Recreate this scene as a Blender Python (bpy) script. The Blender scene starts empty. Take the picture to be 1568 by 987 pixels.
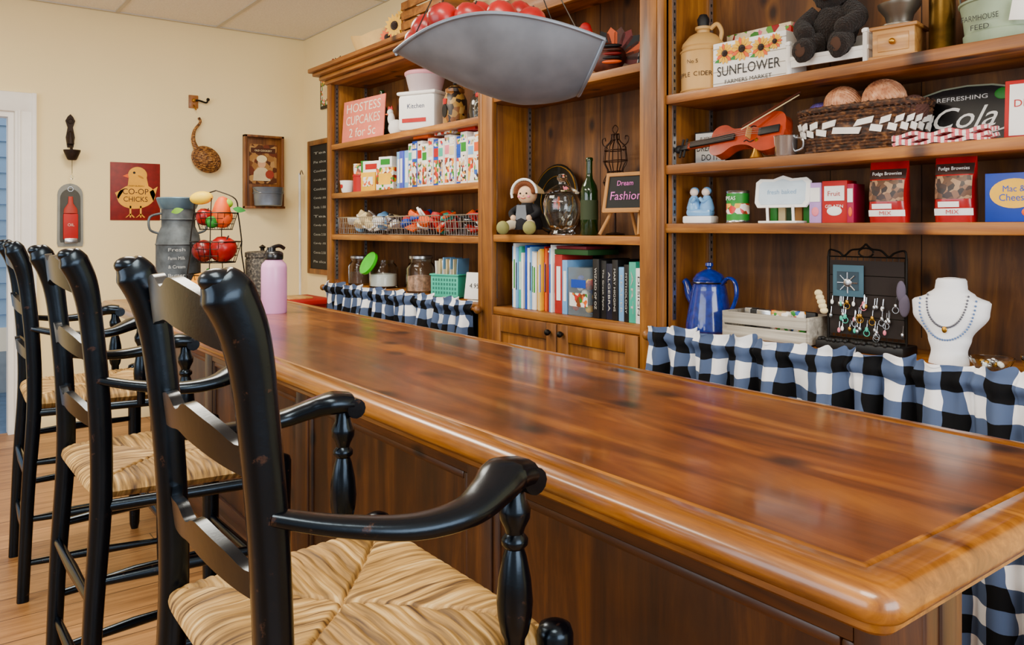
import bpy, bmesh, math, random
from mathutils import Matrix, Vector, noise
random.seed(7)
pi=math.pi
H=1.2
# ------------------------------------------------------------------ materials
def lin(h):
    h=h.lstrip('#'); o=[]
    for i in (0,2,4):
        c=int(h[i:i+2],16)/255
        o.append(c/12.92 if c<=.04045 else ((c+.055)/1.055)**2.4)
    return (o[0],o[1],o[2],1)
MC={}
def newmat(name):
    m=bpy.data.materials.new(name); m.use_nodes=True
    nt=m.node_tree; p=nt.nodes['Principled BSDF']
    return m,nt,p
def N(nt,t,**k):
    n=nt.nodes.new(t)
    for a,v in k.items():
        if a in n.inputs: n.inputs[a].default_value=v
        else: setattr(n,a,v)
    return n
def ramp(nt,stops,interp='LINEAR'):
    r=nt.nodes.new('ShaderNodeValToRGB'); r.color_ramp.interpolation=interp
    e=r.color_ramp.elements
    while len(e)<len(stops): e.new(.5)
    for i,(p,c) in enumerate(stops):
        e[i].position=p; e[i].color=c
    return r
def P(name,hexc,rough=.5,metal=0,var=.12,vs=12,bump=0,bs=60,trans=0,emit=0,coat=0,ior=1.45,sheen=0):
    if name in MC: return MC[name]
    m,nt,p=newmat(name); c=lin(hexc); L=nt.links
    p.inputs['Roughness'].default_value=rough; p.inputs['Metallic'].default_value=metal
    p.inputs['IOR'].default_value=ior; p.inputs['Coat Weight'].default_value=coat
    p.inputs['Transmission Weight'].default_value=trans
    if sheen: p.inputs['Sheen Weight'].default_value=sheen
    tc=N(nt,'ShaderNodeTexCoord')
    if var>0:
        n=N(nt,'ShaderNodeTexNoise'); n.inputs['Scale'].default_value=vs; n.inputs['Detail'].default_value=4
        L.new(tc.outputs['Object'],n.inputs['Vector'])
        r=ramp(nt,[(.3,(c[0]*(1-var),c[1]*(1-var),c[2]*(1-var),1)),(.7,(min(1,c[0]*(1+var)),min(1,c[1]*(1+var)),min(1,c[2]*(1+var)),1))])
        L.new(n.outputs[0],r.inputs[0]); L.new(r.outputs[0],p.inputs['Base Color'])
    else: p.inputs['Base Color'].default_value=c
    if bump:
        n=N(nt,'ShaderNodeTexNoise'); n.inputs['Scale'].default_value=bs; n.inputs['Detail'].default_value=3
        L.new(tc.outputs['Object'],n.inputs['Vector'])
        b=N(nt,'ShaderNodeBump'); b.inputs['Strength'].default_value=bump; b.inputs['Distance'].default_value=.01
        L.new(n.outputs[0],b.inputs['Height']); L.new(b.outputs[0],p.inputs['Normal'])
    if emit:
        p.inputs['Emission Color'].default_value=c; p.inputs['Emission Strength'].default_value=emit
    MC[name]=m; return m
def WOOD(name,cd,cm,cl,axis='y',rough=.35,across=16,coat=.2,knots=True,sc=1.0,ks=3.0,blot=.8,rv=0,flat=None):
    if name in MC: return MC[name]
    m,nt,p=newmat(name); L=nt.links
    tc=N(nt,'ShaderNodeTexCoord'); mp=N(nt,'ShaderNodeMapping')
    s=[across*sc]*3; s['xyz'.index(axis)]=1.1*sc
    mp.inputs['Scale'].default_value=s
    L.new(tc.outputs['Object'],mp.inputs['Vector'])
    n=N(nt,'ShaderNodeTexNoise'); n.inputs['Scale'].default_value=1; n.inputs['Detail'].default_value=7; n.inputs['Roughness'].default_value=.66; n.inputs['Distortion'].default_value=.9
    L.new(mp.outputs[0],n.inputs['Vector'])
    r=ramp(nt,[(.3,lin(cd)),(.5,lin(cm)),(.7,lin(cl))]); L.new(n.outputs[0],r.inputs[0])
    n2=N(nt,'ShaderNodeTexNoise'); n2.inputs['Scale'].default_value=3.0*sc; n2.inputs['Detail'].default_value=4
    L.new(tc.outputs['Object'],n2.inputs['Vector'])
    r2=ramp(nt,[(.35,(.56,.53,.5,1)),(.65,(1.2,1.2,1.18,1))]); L.new(n2.outputs[0],r2.inputs[0])
    mx=N(nt,'ShaderNodeMixRGB',blend_type='MULTIPLY'); mx.inputs[0].default_value=blot
    L.new(r.outputs[0],mx.inputs[1]); L.new(r2.outputs[0],mx.inputs[2]); out=mx.outputs[0]
    if knots:
        mk=N(nt,'ShaderNodeMapping'); s=[ks*1.6]*3; s['xyz'.index(axis)]=ks
        if flat: s['xyz'.index(flat)]=0
        mk.inputs['Scale'].default_value=s; L.new(tc.outputs['Object'],mk.inputs['Vector'])
        nd=N(nt,'ShaderNodeTexNoise'); nd.inputs['Scale'].default_value=5; L.new(tc.outputs['Object'],nd.inputs['Vector'])
        mxv=N(nt,'ShaderNodeMixRGB'); mxv.inputs[0].default_value=.05; L.new(mk.outputs[0],mxv.inputs[1]); L.new(nd.outputs[1],mxv.inputs[2])
        v=N(nt,'ShaderNodeTexVoronoi'); v.inputs['Scale'].default_value=1
        if flat: v.voronoi_dimensions='2D'
        if flat=='x':
            sw=N(nt,'ShaderNodeSeparateXYZ'); cw=N(nt,'ShaderNodeCombineXYZ'); L.new(mxv.outputs[0],sw.inputs[0]); L.new(sw.outputs[1],cw.inputs[0]); L.new(sw.outputs[2],cw.inputs[1]); L.new(cw.outputs[0],v.inputs['Vector'])
        else: L.new(mxv.outputs[0],v.inputs['Vector'])
        rk=ramp(nt,[(.02,lin('160802')),(.04,lin('5a3c24')),(.11,(1,1,1,1))]); L.new(v.outputs['Distance'],rk.inputs[0])
        m2=N(nt,'ShaderNodeMixRGB',blend_type='MULTIPLY'); m2.inputs[0].default_value=.85
        L.new(out,m2.inputs[1]); L.new(rk.outputs[0],m2.inputs[2]); out=m2.outputs[0]
    L.new(out,p.inputs['Base Color'])
    p.inputs['Roughness'].default_value=rough; p.inputs['Coat Weight'].default_value=coat; p.inputs['Coat Roughness'].default_value=.14
    if rv:
        n3=N(nt,'ShaderNodeTexNoise'); n3.inputs['Scale'].default_value=7; n3.inputs['Detail'].default_value=5; L.new(tc.outputs['Object'],n3.inputs['Vector'])
        mr=N(nt,'ShaderNodeMapRange'); mr.inputs['From Min'].default_value=.35; mr.inputs['From Max'].default_value=.65; mr.inputs['To Min'].default_value=.07; mr.inputs['To Max'].default_value=.07+rv
        L.new(n3.outputs[0],mr.inputs['Value']); L.new(mr.outputs[0],p.inputs['Coat Roughness'])
    b=N(nt,'ShaderNodeBump'); b.inputs['Strength'].default_value=.12; b.inputs['Distance'].default_value=.004
    L.new(n.outputs[0],b.inputs['Height']); L.new(b.outputs[0],p.inputs['Normal'])
    MC[name]=m; return m
def GINGHAM(name,dark,mid,light,per=.09,a='Y',b='Z'):
    if name in MC: return MC[name]
    m,nt,p=newmat(name); L=nt.links
    tc=N(nt,'ShaderNodeTexCoord')
    nz=N(nt,'ShaderNodeTexNoise'); nz.inputs['Scale'].default_value=6
    L.new(tc.outputs['Object'],nz.inputs['Vector'])
    sx=N(nt,'ShaderNodeSeparateXYZ'); L.new(tc.outputs['Object'],sx.inputs[0])
    outs=[]
    for ax in (a,b):
        ad=N(nt,'ShaderNodeMath',operation='MULTIPLY_ADD'); L.new(nz.outputs[0],ad.inputs[0]); ad.inputs[1].default_value=.07*(per/.09); L.new(sx.outputs[ax],ad.inputs[2])
        mu=N(nt,'ShaderNodeMath',operation='MULTIPLY'); L.new(ad.outputs[0],mu.inputs[0]); mu.inputs[1].default_value=1/per
        fr=N(nt,'ShaderNodeMath',operation='FRACT'); L.new(mu.outputs[0],fr.inputs[0])
        gt=N(nt,'ShaderNodeMath',operation='GREATER_THAN'); L.new(fr.outputs[0],gt.inputs[0]); gt.inputs[1].default_value=.5
        outs.append(gt)
    s=N(nt,'ShaderNodeMath',operation='ADD'); L.new(outs[0].outputs[0],s.inputs[0]); L.new(outs[1].outputs[0],s.inputs[1])
    h=N(nt,'ShaderNodeMath',operation='MULTIPLY'); L.new(s.outputs[0],h.inputs[0]); h.inputs[1].default_value=.5
    r=ramp(nt,[(0,lin(light)),(.25,lin(mid)),(.75,lin(dark))],'CONSTANT'); L.new(h.outputs[0],r.inputs[0])
    L.new(r.outputs[0],p.inputs['Base Color']); p.inputs['Roughness'].default_value=.9; p.inputs['Specular IOR Level'].default_value=.2
    MC[name]=m; return m
def STRIPE(name,stops,rough=.6,interp='LINEAR',sc3=None,bump=0,detail=3):
    if name in MC: return MC[name]
    m,nt,p=newmat(name); L=nt.links
    tc=N(nt,'ShaderNodeTexCoord'); mp=N(nt,'ShaderNodeMapping'); mp.inputs['Scale'].default_value=sc3
    L.new(tc.outputs['Object'],mp.inputs['Vector'])
    n=N(nt,'ShaderNodeTexNoise'); n.inputs['Scale'].default_value=1; n.inputs['Detail'].default_value=detail
    L.new(mp.outputs[0],n.inputs['Vector'])
    r=ramp(nt,[(a,lin(c)) for a,c in stops],interp); L.new(n.outputs[0],r.inputs[0]); L.new(r.outputs[0],p.inputs['Base Color'])
    p.inputs['Roughness'].default_value=rough
    if bump:
        b=N(nt,'ShaderNodeBump'); b.inputs['Strength'].default_value=bump; b.inputs['Distance'].default_value=.003
        L.new(n.outputs[0],b.inputs['Height']); L.new(b.outputs[0],p.inputs['Normal'])
    MC[name]=m; return m
def COLLAGE(name,pal,scale=60,rough=.4):
    if name in MC: return MC[name]
    m,nt,p=newmat(name); L=nt.links
    tc=N(nt,'ShaderNodeTexCoord'); v=N(nt,'ShaderNodeTexVoronoi'); v.inputs['Scale'].default_value=scale
    L.new(tc.outputs['Object'],v.inputs['Vector'])
    sp=N(nt,'ShaderNodeSeparateXYZ'); L.new(v.outputs['Color'],sp.inputs[0])
    r=ramp(nt,[(i/len(pal),lin(c)) for i,c in enumerate(pal)],'CONSTANT'); L.new(sp.outputs[0],r.inputs[0])
    L.new(r.outputs[0],p.inputs['Base Color']); p.inputs['Roughness'].default_value=rough
    MC[name]=m; return m

# ------------------------------------------------------------------ geometry
def T(x,y,z): return Matrix.Translation((x,y,z))
def R(a,ax): return Matrix.Rotation(math.radians(a),4,ax)
def S(x,y,z): return Matrix.Diagonal((x,y,z,1))
I4=Matrix.Identity(4)
def F(x,y,z): return T(x,y,z)@R(90,'X')
def cr(pts,n=6):
    pts=[Vector(p) for p in pts]; o=[]
    for i in range(len(pts)-1):
        p0=pts[max(i-1,0)];p1=pts[i];p2=pts[i+1];p3=pts[min(i+2,len(pts)-1)]
        for k in range(n):
            t=k/n
            o.append(.5*((2*p1)+(-p0+p2)*t+(2*p0-5*p1+4*p2-p3)*t*t+(-p0+3*p1-3*p2+p3)*t**3))
    o.append(pts[-1]); return o
class B:
    def __init__(s,name,loc=(0,0,0),rz=0):
        s.bm=bmesh.new(); s.mats=[]; s.name=name; s.loc=loc; s.rz=rz; s.M=I4
    def mi(s,mat):
        if mat not in s.mats: s.mats.append(mat)
        return s.mats.index(mat)
    def add(s,vs,fs,mat,M=None):
        M=s.M@(M or I4); i=s.mi(mat)
        nv=[s.bm.verts.new(M@Vector(v)) for v in vs]
        for f in fs:
            try:
                fc=s.bm.faces.new([nv[k] for k in f]); fc.material_index=i; fc.smooth=True
            except ValueError: pass
    def tmp(s,t,mat,M=None):
        t.verts.index_update()
        s.add([v.co.copy() for v in t.verts],[[v.index for v in f.verts] for f in t.faces],mat,M); t.free()
    def box(s,c,d,mat,bev=0,M=None,seg=2):
        t=bmesh.new(); bmesh.ops.create_cube(t,size=1)
        for v in t.verts: v.co=Vector((v.co.x*d[0],v.co.y*d[1],v.co.z*d[2]))
        if bev: bmesh.ops.bevel(t,geom=t.edges[:],offset=min(bev,min(d)*.45),segments=seg,affect='EDGES',profile=.5)
        s.tmp(t,mat,(M or I4)@T(*c))
    def bb(s,x0,x1,y0,y1,z0,z1,mat,bev=0,M=None): s.box(((x0+x1)/2,(y0+y1)/2,(z0+z1)/2),(abs(x1-x0),abs(y1-y0),abs(z1-z0)),mat,bev,M)
    def lathe(s,prof,mat,c=(0,0,0),seg=24,M=None,fn=None):
        vs=[];fs=[];n=len(prof)
        for r,z in prof:
            for k in range(seg):
                a=2*pi*k/seg; rr=r*(fn(a,z) if fn else 1)
                vs.append((rr*math.cos(a),rr*math.sin(a),z))
        for i in range(n-1):
            for k in range(seg):
                k2=(k+1)%seg; fs.append((i*seg+k,i*seg+k2,(i+1)*seg+k2,(i+1)*seg+k))
        if prof[0][0]>1e-5: fs.append(tuple(range(seg))[::-1])
        if prof[-1][0]>1e-5: fs.append(tuple((n-1)*seg+k for k in range(seg)))
        s.add(vs,fs,mat,(M or I4)@T(*c))
    def sph(s,c,r,mat,M=None,seg=16,ns=0,nf=20):
        if not hasattr(r,'__len__'): r=(r,r,r)
        t=bmesh.new(); bmesh.ops.create_uvsphere(t,u_segments=seg,v_segments=max(6,seg*2//3),radius=1)
        for v in t.verts:
            co=Vector((v.co.x*r[0],v.co.y*r[1],v.co.z*r[2]))
            if ns: co*=1+ns*noise.noise((co+Vector(c))*nf)
            v.co=co
        s.tmp(t,mat,(M or I4)@T(*c))
    def tube(s,pts,r,mat,seg=8,closed=False,up=None,sx=1,sy=1,e=1,M=None):
        pts=[Vector(p) for p in pts]; n=len(pts); vs=[];fs=[]
        rr=list(r) if hasattr(r,'__len__') else [r]*n
        if len(rr)!=n:
            o=[]
            for i in range(n):
                f=i/(n-1)*(len(rr)-1); k=min(len(rr)-2,int(f)); o.append(rr[k]+(rr[k+1]-rr[k])*(f-k))
            rr=o
        prev=None
        for i,p in enumerate(pts):
            if closed: t=(pts[(i+1)%n]-pts[i-1])
            else: t=pts[min(i+1,n-1)]-pts[max(i-1,0)]
            t.normalize()
            if up: a=t.cross(Vector(up))
            elif prev is None: a=t.cross(Vector((0,0,1)) if abs(t.z)<.9 else Vector((1,0,0)))
            else: a=prev-t*prev.dot(t)
            if a.length<1e-6: a=Vector((1,0,0))
            a.normalize(); prev=a; b=t.cross(a)
            for k in range(seg):
                an=2*pi*k/seg; ca,sa=math.cos(an),math.sin(an)
                if e!=1: ca=math.copysign(abs(ca)**e,ca); sa=math.copysign(abs(sa)**e,sa)
                vs.append(p+a*(ca*rr[i]*sx)+b*(sa*rr[i]*sy))
        m=n if closed else n-1
        for i in range(m):
            for k in range(seg):
                k2=(k+1)%seg;j=(i+1)%n; fs.append((i*seg+k,i*seg+k2,j*seg+k2,j*seg+k))
        if not closed:
            fs.append(tuple(range(seg))[::-1]); fs.append(tuple((n-1)*seg+k for k in range(seg)))
        s.add(vs,fs,mat,M)
    def ring(s,c,r,t,mat,M=None,seg=28,ry=None):
        ry=ry or r
        s.tube([(c[0]+r*math.cos(2*pi*k/seg),c[1]+ry*math.sin(2*pi*k/seg),c[2]) for k in range(seg)],t,mat,6,True,M=M)
    def surf(s,fn,nu,nv,mat,M=None,thick=0):
        vs=[];fs=[]
        for i in range(nu+1):
            for j in range(nv+1): vs.append(Vector(fn(i/nu,j/nv)))
        for i in range(nu):
            for j in range(nv):
                a=i*(nv+1)+j; fs.append((a,a+nv+1,a+nv+2,a+1))
        if thick:
            t=bmesh.new(); vv=[t.verts.new(v) for v in vs]
            for f in fs: t.faces.new([vv[k] for k in f])
            bmesh.ops.recalc_face_normals(t,faces=t.faces[:]); t.normal_update()
            bmesh.ops.solidify(t,geom=t.faces[:],thickness=thick); s.tmp(t,mat,M)
        else: s.add(vs,fs,mat,M)
    def prism(s,out,d,mat,M=None):
        n=len(out); vs=[(x,y,0) for x,y in out]+[(x,y,d) for x,y in out]
        fs=[tuple(range(n))[::-1],tuple(range(n,2*n))]+[(k,(k+1)%n,n+(k+1)%n,n+k) for k in range(n)]
        s.add(vs,fs,mat,M)
    def text(s,txt,mat,M,w=None,h=None,ext=.0006,shear=0):
        cu=bpy.data.curves.new('t','FONT'); cu.body=txt; cu.size=1; cu.align_x='CENTER'; cu.align_y='CENTER'; cu.resolution_u=3; cu.shear=shear
        ob=bpy.data.objects.new('t',cu); bpy.context.scene.collection.objects.link(ob); bpy.context.view_layer.update()
        me=bpy.data.meshes.new_from_object(ob.evaluated_get(bpy.context.evaluated_depsgraph_get()))
        if len(me.vertices):
            xs=[v.co.x for v in me.vertices]; ys=[v.co.y for v in me.vertices]
            W=max(xs)-min(xs);Hh=max(ys)-min(ys);cx=(max(xs)+min(xs))/2;cy=(max(ys)+min(ys))/2
            kx=(w/W) if w else None; ky=(h/Hh) if h else None
            kx=kx or ky; ky=ky or kx
            s.add([((v.co.x-cx)*kx,(v.co.y-cy)*ky,ext) for v in me.vertices],[tuple(p.vertices) for p in me.polygons],mat,M)
        bpy.data.objects.remove(ob); bpy.data.curves.remove(cu); bpy.data.meshes.remove(me)
    def done(s,ang=38):
        me=bpy.data.meshes.new(s.name)
        if getattr(s,'recalc',True): bmesh.ops.recalc_face_normals(s.bm,faces=s.bm.faces[:])
        s.bm.to_mesh(me); s.bm.free()
        for m in s.mats: me.materials.append(m)
        try: me.set_sharp_from_angle(angle=math.radians(ang))
        except Exception: pass
        ob=bpy.data.objects.new(s.name,me); bpy.context.scene.collection.objects.link(ob)
        ob.location=s.loc; ob.rotation_euler=(0,0,s.rz); return ob
def item(name,x,y,z,yaw=0): return B(name,(x,y,z),-pi/2+math.radians(yaw))

# palettes
wallm=P('plaster_cream','fae6ae',.85,var=.025,vs=2,bump=.05,bs=120)
white=P('white_paint','f4f2ec',.45,var=.03)
shelfY=WOOD('pine_shelf','5c2e08','965a16','c28432','y',.5,18,coat=.08,flat='z')
upZ=WOOD('pine_upright','522a07','855014','ae7228','z',.5,18,coat=.08)
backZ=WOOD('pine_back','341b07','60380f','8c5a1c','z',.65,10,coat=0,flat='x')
topY=WOOD('counter_top_wood','2a1003','66340a','985c16','y',.36,10,coat=.42,ks=2.2,blot=1,rv=.14,flat='z')
edgeY=WOOD('counter_edge_wood','4c2408','86500f','b8781c','y',.3,20,coat=.5,ks=2.2)
baseZ=WOOD('counter_base_wood','1a0a02','482506','744410','z',.42,10,ks=3.2,coat=.12,flat='x')
blk=P('black_paint','0a0b10',.28,var=.3,vs=25,coat=.35)
iron=P('wrought_iron','17130f',.5,metal=.6)
galv=P('galvanized','808b9a',.5,metal=.7,var=.22,vs=9)
steel=P('steel','b9bcc0',.25,metal=.95,var=.05)
wire=P('wire_dark','2b2723',.4,metal=.8)
glass=P('glass_clear','f4fbfa',.03,var=0,trans=1,ior=1.3)
ggreen=P('glass_green','0a3410',.06,var=0,trans=.4,coat=.5)
red=P('red_gloss','980206',.32,var=.4,vs=20,coat=.1)
redf=P('red_flat','b00a0a',.6); yel=P('yellow','f2b808',.5); orng=P('orange','e65a06',.5); grn=P('green','1f8426',.5)
blue=P('blue','0f45b0',.5); lblue=P('light_blue','74ace2',.5); teal=P('teal_plastic','38b89c',.45); pink=P('pink','ee7c90',.5)
cream=P('cream','ecd6a0',.6); brown=P('brown_fur','26160d',.95,var=.4,vs=60,bump=.9,bs=160,sheen=.2)
bk=P('black_flat','08080a',.55); wht=P('white_flat','f6f5f0',.6,var=.03); chalk=P('chalkboard','121515',.75); tan=P('tan','b07c40',.7)
wick=STRIPE('wicker_brown',[(.35,'3a1e08'),(.52,'80501c'),(.7,'c08a40')],sc3=(50,50,130),bump=.9)
straw=P('straw','d9b577',.8,var=.2,vs=60)
print1=COLLAGE('printed_pictures',['f4efe6','d8ccb4','c21c1a','f0eee6','1c5cb8','e8921a','f6f2ea','2f8a30','cfae7c','2a2028'],75)
print2=COLLAGE('printed_pictures_warm',['f4efe6','cc2018','f2b41a','efe6d6','e2640e','2c8028','f6f2ea','7a3a18'],60)
print3=COLLAGE('printed_floral',['e6d4ac','b81c18','e6d4ac','388028','dc6a80','efe0c4','960f14','5a9a38'],45)

# ------------------------------------------------------------------ room
b=B('floor')
def floor_mat():
    m,nt,p=newmat('floor_laminate'); L=nt.links
    tc=N(nt,'ShaderNodeTexCoord'); br=N(nt,'ShaderNodeTexBrick')
    br.offset=.37; br.inputs['Scale'].default_value=1; br.inputs['Brick Width'].default_value=1.2; br.inputs['Row Height'].default_value=.16; br.inputs['Mortar Size'].default_value=.0022
    br.inputs['Color1'].default_value=lin('b07f48'); br.inputs['Color2'].default_value=lin('926434'); br.inputs['Mortar'].default_value=lin('4c321a')
    L.new(tc.outputs['Object'],br.inputs['Vector'])
    mp=N(nt,'ShaderNodeMapping'); mp.inputs['Scale'].default_value=(3,40,1); L.new(tc.outputs['Object'],mp.inputs['Vector'])
    n=N(nt,'ShaderNodeTexNoise'); n.inputs['Scale'].default_value=1; n.inputs['Detail'].default_value=6; n.inputs['Distortion'].default_value=1; L.new(mp.outputs[0],n.inputs['Vector'])
    r=ramp(nt,[(.3,(.5,.45,.4,1)),(.65,(1.1,1.1,1.1,1))]); L.new(n.outputs[0],r.inputs[0])
    mx=N(nt,'ShaderNodeMixRGB',blend_type='MULTIPLY'); mx.inputs[0].default_value=.9
    L.new(br.outputs['Color'],mx.inputs[1]); L.new(r.outputs[0],mx.inputs[2]); L.new(mx.outputs[0],p.inputs['Base Color'])
    p.inputs['Roughness'].default_value=.42; return m
b.bb(-3.5,2.3,-2.5,5.5,-.06,0,floor_mat()); b.done()
WY=5.44
b=B('wall_back')
b.bb(.49,2.32,WY,WY+.1,0,2.7,wallm); b.bb(-3.5,-.45,WY,WY+.1,0,2.7,wallm); b.bb(-.45,.49,WY,WY+.1,1.87,2.7,wallm); b.done()
b=B('wall_right'); b.bb(2.25,2.35,-2.5,WY,0,2.7,wallm); b.done()
b=B('ceiling'); ct=P('ceiling_tile','efeae0',.95,var=.08,vs=90,bump=.4,bs=150); b.bb(-3.5,2.25,-2.5,WY,2.535,2.6,ct); b.done()
b=B('ceiling_grid_trim'); g=P('grid_white','c4bfb2',.6,var=0)
for k in range(10): b.bb(2.25-.61*k-.012,2.25-.61*k+.012,-2.5,WY,2.529,2.536,g)
for k in range(7): b.bb(-3.5,2.25,WY-.02-1.22*k-.012,WY-.02-1.22*k+.012,2.528,2.5355,g)
b.done()
b=B('trim_door')
b.bb(.49,.6,WY-.025,WY,0,1.98,white,.008); b.bb(-.56,-.45,WY-.025,WY,0,1.98,white,.008); b.bb(-.56,.6,WY-.027,WY,1.87,1.985,white,.008)
b.bb(.505,.52,WY-.035,WY-.02,0,1.88,white,.004); b.bb(.575,.6,WY-.035,WY-.02,0,1.985,white,.004)
b.bb(.46,.49,WY,WY+.1,0,1.87,white); b.bb(-.45,-.42,WY,WY+.1,0,1.87,white); b.bb(-.42,.46,WY,WY+.1,1.84,1.87,white)
b.done()
b=B('wall_beyond_door'); sid=P('blue_siding','86aee2',.5,var=.04)
for k in range(18):
    z=.45+k*.115; b.box((0,6.9,z+.057),(3,.02,.118),sid,M=T(0,6.9,z)@R(-7,'X')@T(0,-6.9,-z))
b.bb(-1.5,1.5,6.93,6.97,0,2.6,sid); b.bb(-1.5,1.5,6.86,6.93,.3,.47,white); b.bb(-1.5,1.5,6.86,6.93,0,.3,P('shed_base','8292a8',.7)); b.done()
b=B('floor_beyond_door'); b.bb(-1.5,1.5,5.5,6.97,-.06,0,P('slate_floor','506a8c',.7,var=.2)); b.done()
b=B('baseboard_back'); b.bb(.6,2.25,WY-.015,WY,0,.09,wallm,.004); b.done()
b=B('wall_outlet_plate',(.82,WY-.001,.99)); b.box((0,-.004,0),(.07,.008,.115),cream,.003)
for z in (-.025,.025): b.box((0,-.009,z),(.03,.004,.03),P('outlet_ivory','d8c79a',.5),.002)
b.done()
# ------------------------------------------------------------------ bookcases
XF=1.95; XB=2.22
def case(name,y0,y1,shelves,top,st0,st1,x=XF):
    b=B(name)
    b.bb(x,XB,y0,y0+.03,0,top,upZ,.002); b.bb(x,XB,y1-.03,y1,0,top,upZ,.002)
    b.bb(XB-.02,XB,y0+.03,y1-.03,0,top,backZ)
    for k in range(1,int((y1-y0)/.27)): b.bb(XB-.0212,XB-.019,y0+k*.27-.001,y0+k*.27+.001,.9,top,P('seam_brown','1e0e04',.8))
    b.bb(x-.002,XB-.02,y0+.03,y1-.03,top-.03,top,shelfY)
    b.bb(x-.012,x+.015,y0,y0+st0,0,top,upZ,.004); b.bb(x-.012,x+.015,y1-st1,y1,0,top,upZ,.004)
    for z in shelves: b.bb(x-.004,XB-.02,y0+.03,y1-.03,z-.015,z+.015,shelfY,.003)
    for yy,sg in ((y0+.031,1),(y1-.031,-1)):
        for xx in (x+.035,XB-.05):
            b.bb(xx-.008,xx+.008,yy,yy+sg*.004,.9,top-.05,steel)
            for k in range(44): b.bb(xx-.003,xx+.003,yy+sg*.004,yy+sg*.0045,.92+k*.025,.93+k*.025,bk)
    return b
b=case('bookcase',2.775,4.345,[1.66,1.38,1.145,.855,.35],2.09,.0301,.045)
b.bb(XF-.014,XF+.01,2.776,4.344,2.031,2.089,shelfY,.003)
for i,(o,z0,z1) in enumerate([(.02,2.025,2.05),(.045,2.05,2.075),(.075,2.075,2.095),(.095,2.095,2.12)]):
    b.bb(XF-o,XB,2.76,4.345+o*.9,z0,z1,shelfY,.006)
b.done()
b=case('bookcase',1.785,2.774,[1.735,1.155,.855],2.12,.076,.072)
b.bb(XF-.014,XF+.01,1.786,2.773,2.03,2.119,shelfY,.003)
b.bb(XF-.01,XF+.01,1.861,2.70,0,.1,shelfY,.002)
for y0,y1 in ((1.864,2.278),(2.284,2.698)):
    b.bb(XF-.006,XF+.012,y0,y1,.102,.838,upZ,.003)
    for (a,c,d,e) in ((y0,y0+.06,.101,.838),(y1-.06,y1,.101,.838)): b.bb(XF-.0165,XF-.004,a,c,d,e,upZ,.003)
    for (a,c,d,e) in ((y0+.0602,y1-.0602,.101,.16),(y0+.0602,y1-.0602,.775,.838)): b.bb(XF-.016,XF-.004,a,c,d,e,upZ,.003)
for y in (2.245,2.317): b.sph((XF-.032,y,.805),.012,iron); b.tube([(XF-.012,y,.805),(XF-.03,y,.805)],.005,iron)
b.done()
b=case('bookcase',.25,1.784,[1.61,1.385,1.197,.855,.35],2.12,.05,.03)
b.done()
# curtains
ging=GINGHAM('gingham_black','050609','4c5c7c','f6f7fa',.09)
def curtain(name,y0,y1,ztop,zbot,x0=1.915,seed=0):
    b=B(name); L=y1-y0; nu=int(L*210)
    zr=ztop-.035
    def fn(u,v):
        y=y0+u*L; z=ztop+(zbot-ztop)*v**1.5
        ph=y*56+5*noise.noise(Vector((y*4,seed,0)))
        ph2=y*140+5*noise.noise(Vector((y*9,seed+4,0)))
        dz=ztop-z; am=.7+.7*noise.noise(Vector((y*3,seed+9,0)))
        if dz<.05: a=.004+.014*abs(dz-.035)/.035; a2=.006; off=-.014*math.exp(-((dz-.035)/.016)**2)
        else: a=.010+min(.03,(dz-.05)*.3)*am; a2=.007*max(0,1-(dz-.05)*3.5); off=0
        x=x0+off-.006+a*math.sin(ph)+a2*math.sin(ph2)
        if v==0: z+=.007*math.sin(ph*.5)+.005*math.sin(ph2)
        return (x,y+.009*math.cos(ph),z)
    b.surf(fn,nu,60,ging); b.recalc=False
    b.tube([(x0,y0-.015,zr),(x0,y1+.015,zr)],.0075,shelfY,10)
    for yy,sg in ((y0-.015,-1),(y1+.015,1)): b.sph((x0,yy+sg*.012,zr),.018,upZ); b.tube([(x0,yy,zr),(XF-.005,yy,zr)],.007,upZ)
    return b.done(80)
curtain('gingham_curtain',2.80,4.32,.888,.06,seed=1)
curtain('gingham_curtain',.30,1.775,.886,.04,seed=5)
# ------------------------------------------------------------------ counter
b=B('bar_counter'); ZC=.84
X0,X1,Y0,Y1=.757,1.51,.395,4.39
prof=[(.05,-.05),(.016,-.05),(.012,-.046),(.012,-.038),(.005,-.035),(.001,-.029),(0,-.022),(.002,-.012),(.008,-.005),(.016,-.001),(.024,0),(.052,0),(.055,-.002),(.058,-.0002),(.062,0)]
loops=[];n=6
for o,z in prof:
    r=max(.035-o,.003); pts=[]
    for (cx,cy,a0) in ((X1-o-r,Y1-o-r,0),(X0+o+r,Y1-o-r,90),(X0+o+r,Y0+o+r,180),(X1-o-r,Y0+o+r,270)):
        for k in range(n+1):
            a=math.radians(a0+90*k/n); pts.append((cx+r*math.cos(a),cy+r*math.sin(a),ZC+z))
    loops.append(pts)
m=len(loops[0]); vs=[p for l in loops for p in l]
fs=[]
for i in range(len(loops)-1):
    for k in range(m): fs.append((i*m+k,i*m+(k+1)%m,(i+1)*m+(k+1)%m,(i+1)*m+k))
fs.append(tuple(range(m))[::-1]); b.add(vs,fs,edgeY)
b.add(loops[-1],[tuple(range(m))],topY)
bx=.98;by=.47; bxw=1.075; bx1=1.45; by1=4.34; ZU=ZC-.049
b.bb(bx+.012,bxw,by+.012,by1,.0,ZU,baseZ)          # panelled front wall of the bar
b.bb(bxw-.002,bx1,1.15,by1-.01,.0,ZU-.002,baseZ)    # storage cabinets behind it
baseY=WOOD('counter_rail_wood','240f03','522a0a','7c4614','y',.42,12,coat=.12,flat='x')
ys=[by,by+.9,by+1.87,by+2.84,by1-.09]
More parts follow.
